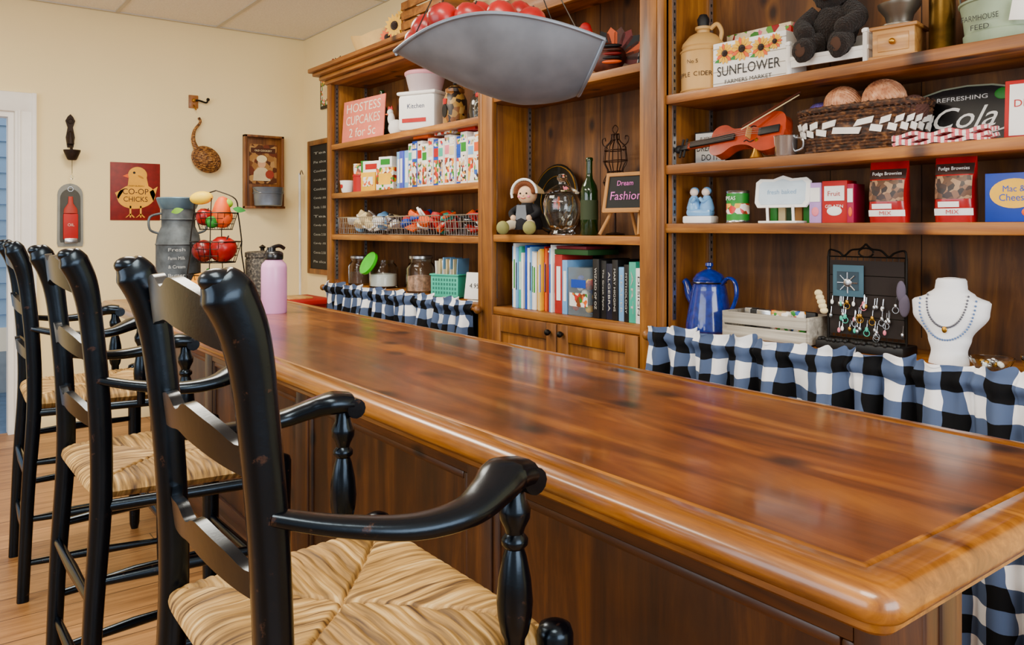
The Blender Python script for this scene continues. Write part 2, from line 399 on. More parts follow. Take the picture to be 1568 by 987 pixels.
for y in ys: b.bb(bx-.001,bx+.021,y,y+.09,.0,ZU,baseZ,.003)
for i in range(4):
    y=ys[i]+.0902; y2=ys[i+1]-.0002
    b.bb(bx,bx+.02,y,y2,.66,ZU,baseY,.003); b.bb(bx,bx+.02,y,y2,0,.13,baseY,.003)
    b.bb(bx+.003,bx+.02,y,y+.02,.131,.659,baseZ,.006); b.bb(bx+.003,bx+.02,y2-.02,y2,.131,.659,baseZ,.006)
    b.bb(bx+.0035,bx+.02,y+.0202,y2-.0202,.64,.6595,baseY,.006)
b.bb(bx-.014,bxw+.006,by-.008,by1+.01,ZU-.03,ZU,baseY,.008)
b.bb(bx-.02,bxw,by-.01,by1,0,.09,baseY,.006)
b.bb(bx,bxw,by-.004,by+.02,0,ZU-.031,baseZ,.003)
b.bb(bx+.03,bxw-.025,by-.009,by,.1,ZU-.05,baseZ,.004)
b.done()

# ------------------------------------------------------------------ chairs
rush_x=STRIPE('rush_strands_fore',[(.32,'40280c'),(.44,'84612c'),(.56,'b08846'),(.7,'d6b678')],sc3=(4,110,20),rough=.65,bump=.6,detail=5)
rush_y=STRIPE('rush_strands_side',[(.32,'3a2208'),(.44,'785824'),(.56,'a37c3c'),(.7,'cbaa6c')],sc3=(110,4,20),rough=.65,bump=.6,detail=5)
def blackpaint():
    m,nt,p=newmat('worn_black_paint'); L=nt.links
    tc=N(nt,'ShaderNodeTexCoord'); n=N(nt,'ShaderNodeTexNoise'); n.inputs['Scale'].default_value=30; n.inputs['Detail'].default_value=8; n.inputs['Roughness'].default_value=.7
    L.new(tc.outputs['Object'],n.inputs['Vector'])
    r=ramp(nt,[(.0,lin('010204')),(.62,lin('030408')),(.7,lin('38241a'))]); L.new(n.outputs[0],r.inputs[0]); L.new(r.outputs[0],p.inputs['Base Color'])
    p.inputs['Roughness'].default_value=.22; p.inputs['Specular IOR Level'].default_value=.38; p.inputs['Specular Tint'].default_value=(.55,.75,1,1)
    bu=N(nt,'ShaderNodeBump'); bu.inputs['Strength'].default_value=.12; bu.inputs['Distance'].default_value=.003; L.new(n.outputs[0],bu.inputs['Height']); L.new(bu.outputs[0],p.inputs['Normal'])
    return m
cb=blackpaint()
def chair():
    b=B('bar_chair'); zs=.625
    for sy in (-1,1):
        pts=cr([(-.2,sy*.217,0),(-.185,sy*.217,.35),(-.168,sy*.215,.62),(-.172,sy*.215,.82),(-.188,sy*.217,1.0),(-.202,sy*.219,1.08),(-.222,sy*.22,1.128),(-.234,sy*.22,1.145)],6)
        b.tube(pts,[.017,.019,.021,.0215,.022,.0255,.028,.018],cb,16,up=(0,1,0),sx=1.04,sy=.95,e=.7)
        b.sph((-.232,sy*.22,1.142),(.021,.019,.014),cb)
        pr=[(.013,0),(.018,.02),(.021,.1),(.023,.3),(.024,.55),(.0255,.60),(.0255,.642),(.022,.652),(.012,.657),(0,.658)]
        b.lathe(pr,cb,(.212,sy*.262,0),16)
        pr=[(.013,.60),(.014,.655),(.019,.665),(.023,.685),(.0245,.705),(.022,.735),(.016,.765),(.0125,.775),(.018,.781),(.018,.788),(.012,.795),(.014,.802),(.0205,.815),(.0215,.828),(.015,.842),(.013,.862)]
        b.lathe(pr,cb,(.142,sy*.262,0),18)
        arm=cr([(-.172,sy*.225,.874),(-.11,sy*.258,.860),(-.03,sy*.29,.850),(.04,sy*.298,.854),(.09,sy*.284,.868),(.122,sy*.268,.877),(.155,sy*.262,.875)],7)
        b.tube(arm,[.013,.016,.0195,.022,.026,.030,.027],cb,14,up=(0,0,1),sx=1.15,sy=.66,e=.72)
        b.tube([(.155,sy*.262-.03,.868),(.155,sy*.262+.03,.868)],.018,cb,12)
        for z in (.12,.26,.44): b.tube([(-.19,sy*.217,z),(0,sy*.24,z+.004),(.212,sy*.262,z)],[.009,.0145,.009],cb,10)
        b.tube([(-.17,sy*.217,.60),(.212,sy*.262,.60)],.013,cb,10)
    for z,r in ((.19,.016),(.36,.012)): b.tube([(.212,-.262,z),(.212,0,z),(.212,.262,z)],[.01,r,.01],cb,10)
    for z in (.2,.4): b.tube([(-.188,-.217,z),(-.188,0,z),(-.188,.217,z)],[.009,.013,.009],cb,10)
    def slat(zc,h,x0,bow,arch,yw=.207):
        def fn(u,v):
            q=-1+2*u; y=q*yw; t=1-q*q
            wave=math.cos(pi*q)*.5+.5
            top=h/2+arch*wave-arch*.6*math.exp(-(q/.12)**2)-.007*math.exp(-((abs(q)-.78)/.12)**2)
            bot=-h/2+arch*.75*wave+.004*math.exp(-(q/.12)**2)
            zz=bot+(top-bot)*v
            return (x0-bow*t-.12*zz,y,zc+zz)
        b.surf(fn,36,6,cb,thick=.015)
    slat(1.082,.058,-.198,.036,.03); slat(.928,.042,-.178,.038,.03); slat(.78,.04,-.168,.036,.026)
    n=170
    def seat(top):
        k=n if top else 24; vl=[];fl_x=[];fl_y=[]
        for i in range(k+1):
            for j in range(k+1):
                u=-1+2*i/k; v=-1+2*j/k
                t=max(abs(u),abs(v))
                cu=u*(1-.035*v**8); w=.205+(.255-.205)*(u+1)/2
                x=.018+.205*cu; y=v*w*(1-.03*u**8)
                hz=.026*math.sqrt(max(0,1-t**9))
                if top:
                    side=abs(v)>abs(u); s=(u if side else v)
                    q=s*22+.8*noise.noise(Vector((u*3,v*3,0)))
                    hz+=(.0036*abs(math.sin(q*pi/2)))*(1-t**14)
                    hz-=.010*math.exp(-((abs(abs(v)-abs(u)))/.022)**2)*(1-t**6)
                    hz-=.010*(1-t)**1.3
                    hz+=.004*noise.noise(Vector((u*4,v*4,3)))*(1-t**6)
                    vl.append((x,y,zs+hz))
                else: vl.append((x,y,zs-hz*.9))
        for i in range(k):
            for j in range(k):
                a=i*(k+1)+j; u=-1+2*(i+.5)/k; v=-1+2*(j+.5)/k
                f=(a,a+k+1,a+k+2,a+1) if top else (a,a+1,a+k+2,a+k+1)
                (fl_y if abs(v)>abs(u) else fl_x).append(f)
        b.add(vl,fl_x,rush_x); b.add(vl,fl_y,rush_y)
    seat(True); seat(False)
    return b
ch=chair().done(50)
ch.location=(.5,1.105,0)
for i,(x,y,rz) in enumerate(((.495,2.12,1),(.5,3.2,-2))):
    o=bpy.data.objects.new('bar_chair',ch.data); bpy.context.scene.collection.objects.link(o); o.location=(x,y,0); o.rotation_euler=(0,0,math.radians(rz))

# ------------------------------------------------------------------ hanging scale pan
def apple(b,c,r,mat=red,tilt=0):
    M=T(*c)@R(tilt,'X')@R(tilt*1.7,'Y')
    pr=[(0,-.82),(.3,-.93),(.62,-.8),(.88,-.42),(1,.05),(.95,.45),(.72,.78),(.42,.9),(.18,.8),(0,.62)]
    b.lathe([(a*r,z*r) for a,z in pr],mat,seg=20,M=M); b.tube([(0,0,.6*r),(.1*r,0,1.15*r)],.06*r,brown,6,M=M)
b=B('hanging_scale_pan',(1.07,1.485,1.6),math.radians(-37.1))
def pan(u,v):
    s=-1+2*u; t=-1+2*v
    if s<0: w=.16*(1-abs(s)**2.2)+.012
    else: w=.172*(1-.25*s**2.5)
    if s<.3: zb=-.118*(1-((.3-s)/1.3)**1.35)
    else: zb=-.118+.022*((s-.3)/.7)**2
    zr=.045*(1-abs(s)**1.8)
    x=.225*s+(-.03+.045*(t*t))*max(0,s)**3
    z=zb+(zr-zb)*abs(t)**2.3
    return (x,t*w,z)
b.surf(pan,44,28,galv,thick=.003)
b.tube([pan(k/44,0) for k in range(45)],.0045,galv,8); b.tube([pan(k/44,1) for k in range(45)],.0045,galv,8); b.tube([pan(1,k/28) for k in range(29)],.0045,galv,8)
for s in (.12,.88):
    for v in (0,1):
        p=Vector(pan(s,v)); b.tube([p,Vector((0,0,.42))],.0015,wire,6)
b.ring((0,0,.43),.015,.003,wire)
b.tube([(0,0,.42),(0,0,.935)],.004,wire,8)
b.done()
b=B('red_apples',(1.07,1.485,1.6),math.radians(-37.1))
random.seed(3)
for (x,y,z) in [(-.15,-.02,.045),(-.17,-.0,.02),(-.11,-.06,.06),(-.105,.04,.05),(-.05,-.085,.055),(-.03,0,.08),(.02,-.08,.06),(.06,-.02,.075),(.085,-.08,.045),(.11,.03,.05),(-.03,.09,.05),(.04,.08,.06),(-.07,-.02,0),(0,-.04,-.01),(.07,-.01,0),(.0,.03,-.02),(.13,-.03,.02)]:
    apple(b,(x,y,z),.036,red,random.uniform(-40,40))
b.done()

# ------------------------------------------------------------------ on the counter
b=B('water_bottle',(1.23,3.29,ZC)); lil=P('lilac_enamel','eca6e0',.35,var=.03,coat=.3)
b.lathe([(.0,0),(.05,0),(.053,.004),(.053,.19),(.05,.205),(.035,.222),(.033,.226)],lil,seg=32)
b.lathe([(.036,.224),(.038,.228),(.038,.25),(.034,.256),(.02,.262),(0,.262)],blk,seg=28)
b.tube(cr([(-.036,0,.24),(-.02,0,.268),(.02,0,.282),(.045,0,.27)],6),.008,blk,8); b.lathe([(.0,.255),(.018,.255),(.018,.276),(0,.278)],blk,(-.012,0,0))
b.done()
b=B('milk_can',(1.09,4.24,ZC)); gc=P('old_galvanized','50575c',.6,metal=.45,var=.5,vs=18)
b.lathe([(0,0),(.105,0),(.11,.004),(.11,.02),(.106,.024),(.106,.27),(.11,.275),(.106,.28),(.1,.32),(.086,.35),(.08,.365),(.08,.45)],gc,seg=36)
b.lathe([(.08,.45),(.086,.455),(.1,.49),(.105,.505),(.1,.51),(.075,.5),(.07,.46),(0,.455)],P('can_bluegrey','64869c',.4,metal=.6,var=.25),seg=36)
b.ring((0,0,.40),.083,.004,gc)
for sg in (-1,1): b.tube(cr([(sg*.095,0,.33),(sg*.135,0,.35),(sg*.135,0,.41),(sg*.08,0,.43)],6),.006,gc,8)
for k,t in enumerate(('Fresh','Farm Milk','& Cream','Butter','Eggs')): b.text(t,P('chalk_white','b4b8b6',.9),T(-.035,-.107,.25-k*.042)@R(90,'X'),h=.016,w=.08)
b.done()
b=B('fruit_basket',(1.2,3.985,ZC),math.radians(-30))
for (z0,r0,r1,h) in ((.012,.1,.13,.12),(.19,.09,.12,.1),(.35,.075,.1,.08)):
    for k,t in enumerate((0,.33,.66,1)): b.ring((0,0,z0+h*t),r0+(r1-r0)*t,.0018 if t not in (0,1) else .003,wire)
    for k in range(20):
        a=k*pi/10; b.tube([(r0*math.cos(a),r0*math.sin(a),z0),(r1*math.cos(a),r1*math.sin(a),z0+h)],.0014,wire,5)
    for k in range(-3,4): 
        w=math.sqrt(max(0,r0*r0-(k*r0/4)**2)); b.tube([(k*r0/4,-w,z0),(k*r0/4,w,z0)],.0014,wire,5); b.tube([(-w,k*r0/4,z0),(w,k*r0/4,z0)],.0014,wire,5)
for a in (0,pi):
    b.tube(cr([(.1*math.cos(a),.0,.004),(.135*math.cos(a),0,.1),(.12*math.cos(a),0,.24),(.12*math.cos(a),0,.3),(.105*math.cos(a),0,.42),(.09*math.cos(a),0,.5),(.0,0,.54)],6),.0035,wire,6)
for a in (pi/2,-pi/2):
    b.tube(cr([(0,.1*math.sin(a),.004),(0,.135*math.sin(a),.1),(0,.12*math.sin(a),.24),(0,.105*math.sin(a),.42),(0,.09*math.sin(a),.5)],6),.0025,wire,6)
def pump(c,r,mat): b.lathe([(.0,-.6*r),(.5*r,-.68*r),(.95*r,-.3*r),(r,.1*r),(.8*r,.5*r),(.3*r,.62*r),(0,.45*r)],mat,c,40,fn=lambda a,z:1-.09*abs(math.sin(a*5)))
pump((-.02,-.045,.09),.088,P('gourd_yellow','f09404',.5,var=.3,vs=30)); pump((.05,.04,.09),.06,P('pumpkin_orange','dc5402',.5))
b.tube([(-.02,-.045,.13),(-.025,-.055,.16)],.008,grn,6)
apple(b,(.045,-.045,.255),.062,red,10); apple(b,(-.05,-.035,.245),.052,P('apple_dark','720408',.3,coat=.2),-20); apple(b,(.01,.05,.24),.052,red,15)
apple(b,(.035,-.03,.405),.05,P('peach','ea5a14',.5),5); apple(b,(-.045,-.035,.41),.042,red,12); apple(b,(0,.04,.4),.042,red,-9); apple(b,(-.005,-.06,.385),.03,grn,-9)
b.lathe([(0,-.06),(.036,-.055),(.044,-.025),(.034,.018),(.02,.045),(0,.052)],orng,(-.01,-.045,.46),16,M=R(6,'Y'))
b.sph((-.005,-.045,.505),(.055,.032,.032),P('lemon','f2cc08',.5),M=R(-6,'Y')); b.sph((.055,-.04,.475),(.034,.024,.024),P('lime_fruit','8cbc1c',.5))
def leaf(c,l,w,mat,M=I4): b.surf(lambda u,v:(c[0]+l*(u-.5)*2,c[1]-.01*math.sin(pi*u),c[2]+w*math.sin(pi*u)*(v-.5)*2),8,4,mat,M=M,thick=.003)
leaf((.045,-.07,.46),.032,.014,grn,R(10,'Y')); leaf((-.04,-.08,.465),.03,.014,P('lime_leaf','6ca01c',.5),R(-15,'Y'))
b.done()
b=B('woven_canister',(1.41,3.93,ZC)); wv=STRIPE('pewter_weave',[(.35,'151310'),(.55,'453f36'),(.75,'80786a')],sc3=(90,90,90),bump=.8)
b.lathe([(0,0),(.075,0),(.08,.006),(.082,.2),(.078,.21),(.084,.213),(.084,.235),(.07,.24),(0,.245)],wv,seg=32); b.lathe([(0,.24),(.01,.24),(.01,.255),(.018,.262),(.0,.275)],iron,seg=14)
b.done()

# ------------------------------------------------------------------ end wall decorations
y=WY-.001
b=B('candle_wall_sconce',(.777,y,1.58)); rust=P('rusty_iron','2a1c14',.6,metal=.5,var=.4,vs=40)
b.prism([(-.016,.1),(.016,.1),(.024,.16),(.014,.22),(.026,.26),(.014,.285),(0,.3),(-.014,.285),(-.026,.26),(-.014,.22),(-.024,.16)],.012,rust,F(0,0,0))
b.tube(cr([(0,-.01,.12),(0,-.05,.09),(0,-.07,.05)],6),.008,rust,8); b.lathe([(0,0),(.02,0),(.026,.005),(.045,.05),(.047,.06),(.04,.06),(.02,.02),(0,.02)],rust,(0,-.07,.02),20)
b.lathe([(0,.0),(.02,.0),(.018,.03),(.01,.05),(.016,.07),(0,.08)],rust,(0,-.02,.12),14)
b.ring((0,0,0),.014,.004,rust,M=T(0,-.016,.26)@R(90,'X'))
b.tube([(0,-.07,.02),(0,-.07,-.06)],.0015,wire,5); b.lathe([(0,-.1),(.012,-.085),(.0,-.06)],glass,(0,-.07,0),8)
b.done()
b=B('match_holder_plate',(.777,y,1.085))
o=[(-.065,0),(.065,0),(.07,.02)]+[(.068*math.cos(a),.31+.068*math.sin(a)) for a in [pi*k/12 for k in range(13)]]+[(-.07,.02)]
b.prism(o,.008,P('pewter_plate','7c7c74',.45,metal=.6),F(0,0,0))
b.prism([(x*.8,z*.85+.025) for x,z in o],.003,P('pewter_dark','45443e',.5,metal=.5),F(0,-.008,0))
b.bb(-.04,.04,-.032,-.01,.04,.2,redf,.01); b.lathe([(.0,.2),(.038,.2),(.036,.225),(.014,.26),(.012,.3),(0,.3)],P('faded_red','a83428',.6),(0,-.04,0),16,M=S(1,.5,1)); b.bb(-.035,.035,-.042,-.012,.02,.05,steel,.004)
b.text('OIL',P('faded_label','e6c9b8',.7),F(0,-.033,.13),w=.035)
b.ring((0,0,0),.014,.003,steel,M=T(0,-.012,.345)@R(90,'X')); b.done()
b=B('chicken_tin_sign',(1.14,y,1.245)); sr=P('sign_red','740906',.5,var=.25,vs=30); sy_=P('sign_yellow','eca80a',.5)
b.bb(-.145,.145,-.006,0,0,.36,sr,.001)
def ell(cx,cz,rx,rz,n=24,rot=0): 
    return [(cx+rx*math.cos(a)*math.cos(rot)-rz*math.sin(a)*math.sin(rot),cz+rx*math.cos(a)*math.sin(rot)+rz*math.sin(a)*math.cos(rot)) for a in [2*pi*k/n for k in range(n)]]
ff=F(0,-.006,0); dk=P('sign_dark','3a1008',.6)
b.prism(ell(.005,.15,.112,.078,rot=.15),.0015,sy_,ff); b.prism(ell(.012,.285,.055,.05),.0018,sy_,ff); b.prism([(-.05,.17),(-.038,.28),(.062,.28),(.085,.17)],.0016,sy_,ff)
b.prism([(-.075,.275),(-.035,.262),(-.035,.295)],.0016,orng,ff); b.prism([(.08,.18),(.13,.215),(.105,.12)],.0015,sy_,ff); b.prism([(-.118,.17),(-.1,.13),(-.06,.2)],.0015,sy_,ff)
for sg in (-1,1):
    b.prism([(sg*.03-.005,.03),(sg*.03+.005,.03),(sg*.03+.005,.09),(sg*.03-.005,.09)],.0015,sy_,ff)
    for dx in (-.025,0,.022): b.prism([(sg*.03+dx-.004,.016),(sg*.03+dx+.004,.018),(sg*.03+.003,.04),(sg*.03-.003,.04)],.0015,sy_,ff)
b.prism(ell(-.008,.298,.008,.008,12),.0022,bk,ff); b.prism(ell(.03,.272,.02,.006,12,-.5),.0021,P('sign_amber','b87808',.6),ff)
b.text('FARM BUREAU',dk,F(.005,-.0082,.215),w=.09); b.text('CO-OP',dk,F(.0,-.0082,.18),w=.15,h=.036); b.text('CHICKS',dk,F(0,-.0082,.132),w=.14,h=.032)
b.done()
b=B('brass_wall_hook',(1.49,y,1.98)); br=P('brass','b8872c',.3,metal=.9)
b.bb(-.03,.03,-.012,0,0,.085,WOOD('hook_wood','6a3c14','9c6024','c08038','z',.5,40),.003); b.tube(cr([(.0,-.012,.05),(.03,-.03,.05),(.075,-.03,.04),(.085,-.03,.06)],6),.006,iron,8); b.sph((.087,-.03,.062),.011,iron); b.sph((0,-.018,.05),.012,br)
b.tube([(0,-.012,.02),(0,-.04,.0),(.01,-.04,-.015)],.005,br,6)
b.done()
b=B('wicker_ladle',(1.5,y,1.56))
def lb(u,v,k=1):
    th=pi/2*(v*.98+.02); X=.092*math.cos(2*pi*u)*math.sin(th)*k; Z=.074*math.sin(2*pi*u)*math.sin(th)*k; a=-.6
    return (X*math.cos(a)-Z*math.sin(a)+.06,-.05-.062*math.cos(th)*k,.085+X*math.sin(a)+Z*math.cos(a))
b.surf(lambda u,v:lb(u,v),28,10,wick,thick=.004)
for t in (.12,.24,.36,.48,.6,.72,.84,.92,1): b.tube([lb(k/40,t,1.02+.02*(-1)**k) for k in range(40)],.0036,wick,6,True)
for k in range(14): b.tube([lb(k/14,t/6,1.03) for t in range(1,7)],.003,wick,5)
b.tube([lb(k/40,1,1.03) for k in range(40)],.0065,wick,6,True)
b.tube(cr([(.01,-.05,.13),(-.02,-.045,.2),(-.01,-.03,.27),(.03,-.02,.33),(.02,-.02,.36)],6),[.02,.014,.01,.008,.009],wick,10)
b.tube([(.022,-.03,.35),(.022,.0,.352)],.003,iron,6)
b.done()
b=B('wooden_wall_box',(1.95,y,1.33)); bw=WOOD('box_wood','4e2608','7a4412','a4682a','z',.5,30,ks=8)
b.bb(-.137,.137,-.012,0,0,.5,bw,.002)
for a,c in ((-.137,-.12),(.12,.137)): b.bb(a,c,-.05,-.01,0,.5,bw,.002)
b.bb(-.137,.137,-.05,-.01,.485,.5,bw,.002); b.bb(-.137,.137,-.07,-.01,0,.015,bw,.002)
sep=COLLAGE('sepia_print',['552a0e','744218','9a6a34','4a220c','a8783c','6a2c12','b88a50'],28)
b.bb(-.095,.095,-.018,-.01,.17,.44,sep); b.bb(-.085,.085,-.02,-.017,.38,.415,P('sepia_band','4a220c',.7))
b.text('OLD COOKERY',cream,F(0,-.0205,.397),w=.12)
b.prism(ell(-.01,.31,.028,.034),.002,P('face_print','d8a478',.7),F(0,-.018,0)); b.prism(ell(-.01,.34,.036,.026),.003,cream,F(0,-.018,0)); b.prism([(-.07,.19),(.05,.19),(.045,.25),(.015,.28),(-.035,.28),(-.065,.25)],.002,P('apron','d6c096',.7),F(0,-.0185,0)); b.prism(ell(.045,.235,.03,.03),.002,P('print_ham','98341c',.7),F(0,-.019,0))
b.lathe([(0,0),(.085,0),(.09,.004),(.1,.12),(.104,.125),(.098,.125),(.088,.01),(0,.01)],galv,(0,-.115,.016),28); b.ring((0,-.115,.1),.1,.0025,galv)
b.tube(cr([(-.104,-.115,.13),(-.07,-.18,.1),(.07,-.18,.1),(.104,-.115,.13)],6),.0025,steel,6)
b.done()
b=B('broom',(2.17,5.3,0)); b.tube([(0,0,.12),(.03,.09,1.58)],.009,P('broom_white','e8e6e0',.4),10); b.tube(cr([(.03,.09,1.56),(.03,.06,1.6),(.03,.03,1.57)],5),.004,steel,6)
b.surf(lambda u,v:(-.11+.22*u,(-.02+.02*math.sin(pi*u)),.14-.14*v),12,4,straw,thick=.03); b.box((0,0,.14),(.16,.045,.03),redf,.006); b.done()
b=B('red_side_table',(1.98,4.9,0))
b.box((0,0,.735),(.34,.44,.03),redf,.006); b.box((0,0,.7),(.3,.4,.05),redf,.003)
for sx in (-1,1):
    for sy in (-1,1): b.tube([(sx*.13,sy*.18,.69),(sx*.15,sy*.2,0)],[.018,.012],redf,8)
b.box((-.02,-.02,.756),(.16,.2,.012),WOOD('cut_board','b07c3c','d2a45c','e4c07c','y',.5,20,knots=False),.003); b.done()
b=B('chalkboard_menu',(2.2495,5.06,.88),-pi/2)
b.bb(-.27,.27,-.008,0,0,.92,chalk)
for a in ((-.27,-.235,0,.92),(.235,.27,0,.92)): b.bb(a[0],a[1],-.02,0,a[2],a[3],upZ,.004)
for a in (0,.885): b.bb(-.2348,.2348,-.0195,0,a,a+.035,upZ,.004)
cgr=P('chalk_grey','a9aca6',.9)
for k in range(13): b.text(random.choice(['Candy .05','Soda 1.00','Cocoa 2.50','Pie slice','Tea','Cookies']),cgr,F(-.08,-.0085,.83-k*.062),w=.2,h=.016)
b.done()
b=B('small_picture_frame',(2.2495,5.02,2.0),-pi/2)
b.bb(-.1,.1,-.015,0,0,.22,bk,.003); b.bb(-.08,.08,-.017,-.01,.02,.2,print2); b.bb(-.05,.05,-.0175,-.01,.06,.15,cream); b.done()

# ------------------------------------------------------------------ helper objects
def jar(name,x,y,z,r,h,fill=None,lid=None,lidh=.015):
    b=item(name,x,y,z)
    b.lathe([(0,0),(r*.92,0),(r,.008),(r,h*.72),(r*.8,h*.88),(r*.72,h*.9),(r*.72,h),(r*.68,h),(r*.68,h*.9),(r*.93,h*.7),(r*.93,.012),(0,.01)],glass,seg=28)
    if fill: b.lathe([(0,.012),(r*.9,.012),(r*.9,h*.5),(0,h*.55)],fill,seg=20)
    if lid: b.lathe([(0,h),(r*.76,h),(r*.8,h+.003),(r*.8,h+lidh),(r*.7,h+lidh+.004),(0,h+lidh+.004)],lid,seg=28)
    return b
def bottle(name,x,y,z,h,r,mat=ggreen):
    b=item(name,x,y,z)
    b.lathe([(0,0),(r*.9,0),(r,.006),(r,h*.56),(r*.85,h*.64),(r*.42,h*.73),(r*.36,h*.8),(r*.36,h*.95),(r*.43,h*.955),(r*.43,h*.985),(r*.34,h),(0,h)],mat,seg=24)
    b.lathe([(r*1.01,h*.2),(r*1.01,h*.45)],P('bottle_label','2c3a1c',.7),seg=24); return b
def cols(): return [redf,blue,yel,grn,orng,pink,lblue,wht,teal,cream]
# ---- left case, top shelf z 1.675
zt=1.6755
b=item('cupcake_tin_sign',2.0,4.02,zt,4)
b.box((0,.0,.12),(.44,.006,.24),P('sign_pink','ea7c66',.5),.001,M=R(-4,'X'))
for k,t in enumerate(('HOSTESS','CUPCAKES','2 for 5c')): b.text(t,P('sign_letter','fbe9d4',.5),R(-4,'X')@F(0,-.0035,.195-k*.07),w=.36 if k<2 else .28,h=.05)
b.done()
bottle('wine_bottle',2.06,3.9,zt,.27,.035).done()
b=item('ceramic_rooster',2.06,3.74,zt,30)
b.sph((0,0,.05),(.045,.035,.045),wht); b.lathe([(.03,0),(.035,.006),(.02,.02)],wht); b.sph((-.03,0,.1),(.02,.02,.035),wht); b.sph((-.036,0,.135),.017,wht); b.prism([(-.05,.15),(-.02,.15),(-.025,.17),(-.035,.158),(-.045,.168)],.006,redf,F(0,.003,0)); b.prism([(-.052,.13),(-.068,.125),(-.052,.12)],.006,orng,F(0,.003,0))
b.prism([(.03,.06),(.075,.12),(.06,.05)],.02,orng,F(0,.01,0)); b.done()
b=item('white_canister_box',2.06,3.44,zt,25)
b.box((0,0,.09),(.22,.17,.18),wht,.02); b.box((0,0,.185),(.23,.18,.018),wht,.008); b.box((-.01,-.087,.05),(.14,.003,.02),redf); b.text('Kitchen',P('nav','3a4668',.5),F(0,-.086,.12),w=.1)
b.lathe([(0,.195),(.08,.195),(.098,.27),(.1,.275),(.1,.285),(0,.288)],P('frost_plastic','ead6da',.25,trans=.4,var=0),seg=28); b.lathe([(.101,.275),(.104,.279),(.104,.291),(.096,.297),(0,.298)],P('lid_mauve','d08c98',.5),seg=28); b.done()
b=item('painted_rooster_tin',2.06,3.17,zt)
b.lathe([(0,0),(.055,0),(.058,.005),(.058,.12),(.045,.15),(.042,.155),(.046,.16),(.046,.175),(.02,.19),(0,.2)],COLLAGE('tin_pattern',['a07834','2a1c0e','b8924c','1c120a','7a4a1a'],40),seg=28); b.sph((0,0,.205),.01,bk)
b.prism(ell(0,.07,.02,.032),.004,bk,F(0,-.056,0)); b.prism([(-.01,.1),(.012,.1),(.018,.125),(-.012,.128)],.004,redf,F(0,-.056,0)); b.done()
b=item('dark_glass_vase',2.07,3.0,zt); b.lathe([(0,0),(.03,0),(.04,.05),(.03,.11),(.018,.13),(.026,.17),(.022,.17),(.014,.13),(0,.12)],P('smoke_glass','2c2620',.1,coat=.5),seg=20); b.done()
jar('small_glass_jar',2.02,2.9,zt,.03,.1,None,redf).done()
# ---- second shelf z 1.395
zt=1.3955
b=item('tea_cup',2.0,4.2,zt); b.lathe([(0,0),(.028,0),(.034,.01),(.044,.07),(.041,.07),(.03,.012),(0,.01)],wht,seg=24); b.tube(cr([(-.04,0,.06),(-.065,0,.05),(-.06,0,.025),(-.036,0,.02)],5),.004,wht,6); b.sph((0,-.037,.04),(.015,.004,.015),redf); b.done()
b=item('spice_tins',2.04,4.06,zt)
for i,(x,z,c,h) in enumerate([(-.05,0,redf,.1),(.05,0,cream,.09),(-.045,.1,print2,.06),(.05,.09,grn,.08)]): b.lathe([(0,z),(.045,z),(.045,z+h-.012),(.047,z+h-.01),(.047,z+h),(0,z+h)],c,(x,0,0),22)
b.done()
b=item('pantry_boxes',2.03,3.83,zt,15)
for x,w,d,h,c,c2 in [(-.07,.11,.09,.1,yel,print2),(.06,.13,.09,.12,print2,yel),(-.05,.13,.08,.06,wht,redf)]:
    z0=0 if h!=.06 else .1
    b.box((x,0,z0+h/2),(w,d,h),c,.001); b.box((x,-d/2-.0005,z0+h/2),(w*.7,.001,h*.5),c2)
b.box((.06,0,.15),(.1,.08,.055),wht,.001); b.box((.06,-.041,.15),(.07,.001,.03),grn); b.done()
b=B('puzzle_boxes'); random.seed(11); y=3.62; boxw=P('box_white','f2ede6',.5)
i=0
while y>2.86:
    w=random.uniform(.036,.052); h=random.uniform(.205,.238); x0=1.985+random.uniform(0,.012)
    c=boxw if i%4 else random.choice([orng,redf,lblue,blue])
    if i<3: c=[lblue,P('violetblue','4250b8',.5),lblue][i]; h=.19
    if y-w<2.83: break
    b.bb(x0,x0+.17,y-w,y-.001,zt,zt+h,c,.0015)
    if i>=3:
        b.bb(x0-.0012,x0,y-w+.005,y-.006,zt+.012,zt+h*.55,print1 if i%2 else print2); b.bb(x0-.0012,x0,y-w+.005,y-.006,zt+h*.62,zt+h*.8,random.choice(cols())); b.bb(x0-.0012,x0,y-w+.005,y-.006,zt+h*.84,zt+h*.95,print1)
        b.bb(x0+.01,x0+.16,y-w-.0008,y-w,zt+.015,zt+h*.8,print1)
    else: b.bb(x0-.0012,x0,y-w+.012,y-.012,zt+.03,zt+h*.8,wht)
    y-=w; i+=1
for yy,m_ in ((3.4,orng),(3.2,print2),(3.0,redf)): b.bb(1.99,2.12,yy-.1,yy+.04,zt+.2385,zt+.2495,m_)
b.done()
